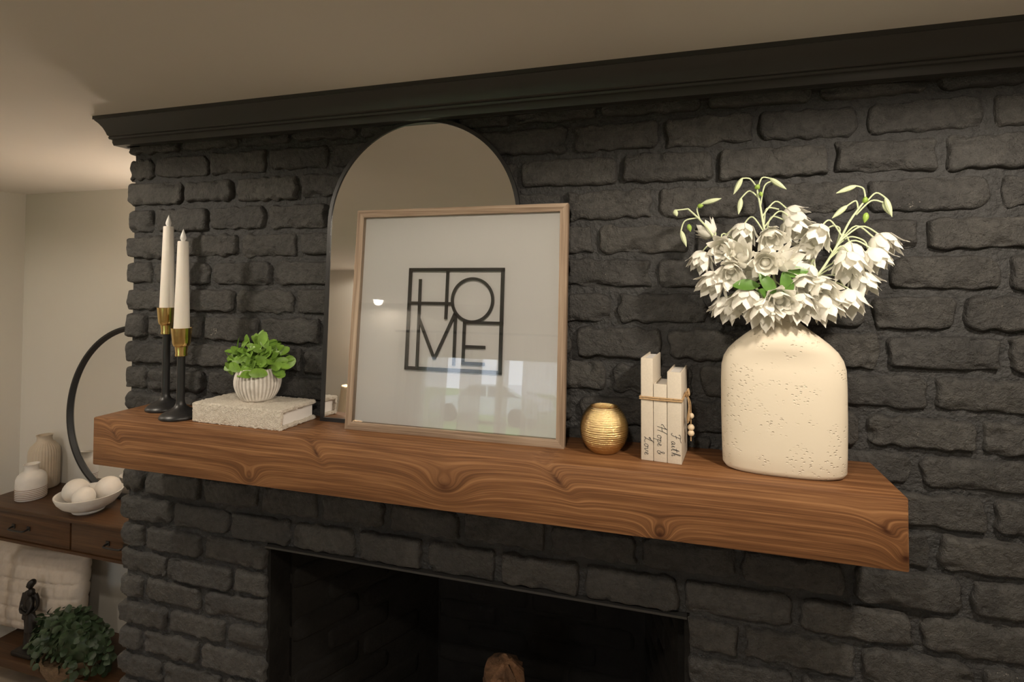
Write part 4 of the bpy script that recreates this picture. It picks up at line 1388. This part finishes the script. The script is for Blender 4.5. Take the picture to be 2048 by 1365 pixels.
loft(wom, [(.032, -.012, .108*K, .030, .024), (.030, -.012, .135*K, .026, .022), (.027, -.012, .165*K, .021, .018), (.025, -.012, .190*K, .015, .013), (.023, -.012, .215*K, .018, .014), (.021, -.011, .235*K, .021, .013), (.020, -.010, .245*K, .012, .010), (.019, -.010, .252*K, .007, .007), (.018, -.010, .262*K, .007, .007)])
wom.sphere((.016, -.012, .272*K), .0135, 14, 10, (.95, 1, 1.2))
wom.sphere((.022, -.008, .276*K), .0145, 14, 10, (1, 1, 1.0))
loft(wom, [(.034, -.010, .185*K, .008, .008), (.046, -.008, .165*K, .012, .008), (.062, -.006, .150*K, .014, .009), (.078, -.004, .140*K, .010, .009), (.086, -.004, .137*K, .003, .004)])
wom.tube(catmull([(.036, -.014, .236*K), (.042, -.024, .212*K), (.030, -.034, .190*K), (.004, -.034, .196*K), (-.018, -.032, .203*K)], 5), [.0072]*10+[.006]*6+[.0052]*5, 9)
wo = wom.build('woman_figure', MAT['bronze'], st_); remesh(wo)

# bushy ivy in a basket
ic = Vector((-1.135, .700, SHZ))
iv = thing('ivy_plant', 'bushy dark green trailing plant in woven basket on the lower shelf', 'plant', ic)
MB().lathe([(0, 0), (.10, 0), (.115, .03), (.122, .055), (.124, .075), (.114, .075), (.11, .06), (0, .05)], 36, ic, cap=False, rib=lambda a, z: 1+.02*math.cos(a*18+z*160)).build('basket', MAT['basket'], iv, ic)
im = [leaf_mesh('leaf', .034, .032, MAT['ivy'], .15, .45, n=5, bend=.25), leaf_mesh('leaf', .028, .026, MAT['ivy'], .25, .4, n=5, bend=.4)]
rs = random.Random(9)
ist = MB()
for k in range(280):
    az = rs.uniform(math.pi*.9, math.pi*2.15) if rs.random() < .8 else rs.uniform(0, 6.28)
    el = math.asin(rs.uniform(-.55, 1))
    rr = rs.uniform(.82, 1.05)
    d = Vector((math.cos(az)*math.cos(el), math.sin(az)*math.cos(el), math.sin(el)))
    p = Vector((d.x*.225*rr, d.y*(.110 if d.y < 0 else .045)*rr, .112+d.z*(.16 if d.z > 0 else .17)*rr))
    o = bpy.data.objects.new('leaf', rs.choice(im)); link(o, iv)
    dr = (d+Vector((rs.uniform(-.8, .8), rs.uniform(-.8, .4), rs.uniform(-.9, .4)))).normalized()
    o.matrix_local = Matrix.Translation(p-d*.01) @ rotmat(dr, d+Vector((0, -.3, .3))) @ Matrix.Scale(rs.uniform(.75, 1.2), 4)
    if k % 4 == 0: ist.tube(catmull([(0, 0, .09), p*.6+Vector((0, 0, .05)), p], 4), .0015, 4)
ist.sphere((0, 0, .14), .11, 14, 10, (1.75, .75, 1.05))
ist.build('foliage_core', MAT['ivy'], iv)

# ------------------------------------------------------------------ lamps
def lamp_light(name, typ, loc, energy, col, parent=None, **kw):
    ld = bpy.data.lights.new(name, typ)
    ld.energy = energy; ld.color = col
    for k, v in kw.items(): setattr(ld, k, v)
    o = bpy.data.objects.new(name, ld)
    link(o, parent)
    o.location = loc
    return o
LABS = ['beyond the cream vase', 'over the framed print', 'over the candlesticks', 'before the console table', 'in the middle of the room', 'near the far window wall', 'near the side wall']
for (x, y, wt), lb in zip(DOWNLIGHTS, LABS):
    t = thing('recessed_downlight', 'round white recessed ceiling downlight '+lb, 'ceiling light', (x, y, CEIL), 0, 'recessed downlights')
    MB().lathe([(.055, .0), (.075, -.001), (.078, -.004), (.074, -.006), (.058, -.006), (.055, -.002)], 32, (0, 0, 0), cap=False).build('trim_ring', MAT['white_trim'], t)
    MB().lathe([(0, -.003), (.056, -.003), (.056, -.0015), (0, -.0015)], 32, (0, 0, 0), cap=False).build('lens', MAT['lens'], t)
    lamp_light('lamp_light', 'SPOT', (0, 0, -.012), wt, WARM, t, spot_size=math.radians(172), spot_blend=.25, shadow_soft_size=.045)

def table_lamp(label, loc, hbase, rsh, hsh, watts, bz):
    t = thing('table_lamp', label, 'lamp', loc)
    MB().lathe([(0, 0), (.07, 0), (.075, .008), (.06, .016), (.022, .03), (.018, .06), (.03, .12), (.034, .18), (.02, hbase*.75), (.010, hbase*.82), (.010, hbase+.02), (0, hbase+.02)], 28, (0, 0, 0), cap=False).build('base', MAT['ceramic_white'], t)
    vs_ = []; n_ = 40
    z0 = hbase; z1 = hbase+hsh
    MB().lathe([(rsh, z0), (rsh*.86, z1), (rsh*.86-.004, z1), (rsh-.004, z0)], n_, (0, 0, 0), cap=False).build('shade', MAT['shade'], t)
    MB().sphere((0, 0, z0+hsh*bz), .028, 14, 10, (1, 1, 1.2)).build('bulb', MAT['lampglow'], t)
    lamp_light('lamp_light', 'POINT', (0, 0, z0+hsh*bz), watts, (1, .84, .67), t, shadow_soft_size=.035)
    return t
table_lamp('tall white lamp with linen shade on the console table behind the chimney', (-.50, .78, TZ), .76, .13, .20, 19.0, .85)
table_lamp('white table lamp with linen shade on the round side table', (-1.43, -3.62, .62), .36, .17, .26, 9.0, .55)
s_ = thing('side_table', 'round walnut side table below the lamp beside the window', 'table', (-1.43, -3.62, 0))
MB().lathe([(0, .585), (.24, .585), (.25, .592), (.25, .612), (.24, .62), (0, .62)], 40, (0, 0, 0), cap=False).build('table_top', MAT['walnut'], s_)
for k in range(3):
    a = 2.1*k
    MB().tube([(.20*math.cos(a), .20*math.sin(a), 0), (.13*math.cos(a), .13*math.sin(a), .59)], [.012, .018], 8).build('leg', MAT['walnut'], s_)

# curtains
rod = tag(MB().tube([(WX0-.25, FW+.09, 2.12), (WX1+.25, FW+.09, 2.12)], .012, 10).build('curtain_rod', MAT['black_metal'], None, (0, FW+.09, 2.12)), 'black curtain rod over the wide window opposite the fireplace', 'curtain rod')
def curtain(label, xa, xb, seed, amp=.022):
    rs = random.Random(seed)
    nx, nz = 90, 14; vs_ = []; fs_ = []
    ph = [rs.uniform(0, 6.28) for _ in range(4)]
    for i in range(nx+1):
        u = i/nx
        for j in range(nz+1):
            v = j/nz
            x = xa+(xb-xa)*u
            y = FW+.09+amp*(math.sin(u*(xb-xa)*62+ph[0])+.6*math.sin(u*(xb-xa)*117+ph[1]+v*.6))*(.7+.3*v)
            vs_.append((x, y, 2.11-2.05*v))
    for i in range(nx):
        for j in range(nz):
            a = i*(nz+1)+j
            fs_.append((a, a+nz+1, a+nz+2, a+1))
    o = MB().add(vs_, fs_).build('sheer_curtain', MAT['sheer'], None, ((xa+xb)/2, FW+.09, .06), ang=180)
    tag(o, label, 'curtain', 'sheer curtains at the window')
curtain('sheer white curtain panel nearest the side table lamp', -1.15, -.60, 1)
curtain('narrow sheer white curtain panel at the window middle', -.47, -.24, 2, .016)
curtain('sheer white curtain panel just past the window middle', -.10, .02, 3, .012)
curtain('sheer white curtain panel farthest from the lamp', .16, .95, 4)

# outside: lawn and parked car
gr = tag(MB().box(-40, 40, -60, FW-.12, -.35, -.12).build('lawn', MAT['lawn'], smooth=False), kind='structure')
cr_ = thing('parked_car', 'silver parked car on the lawn outside the window', 'car', (-5.4, -20.0, -.12), math.radians(6))
side = [(-2.25, .35), (-2.25, .75), (-1.9, .92), (-1.1, 1.0), (-.5, 1.45), (.9, 1.48), (1.7, 1.05), (2.2, .95), (2.28, .6), (2.2, .35)]
MB().prism(side, 1, -.85, .85).build('body', MAT['carpaint'], cr_, smooth=False)
for y in (-.855, .845):
    for q in (([(-.95, 1.02), (-.45, 1.38), (.12, 1.40), (.12, 1.02)]), ([(.20, 1.02), (.20, 1.40), (.85, 1.40), (1.45, 1.05)])):
        MB().prism(q, 1, y, y+.01).build('window', MAT['carglass'], cr_, smooth=False)
for x in (-1.4, 1.4):
    for y in (-.8, .8):
        wv = []
        MB().prism([(x+.33*math.cos(2*math.pi*i/24), .33+.33*math.sin(2*math.pi*i/24)) for i in range(24)], 1, y-.1, y+.1).build('wheel', MAT['tyre'], cr_, smooth=False)
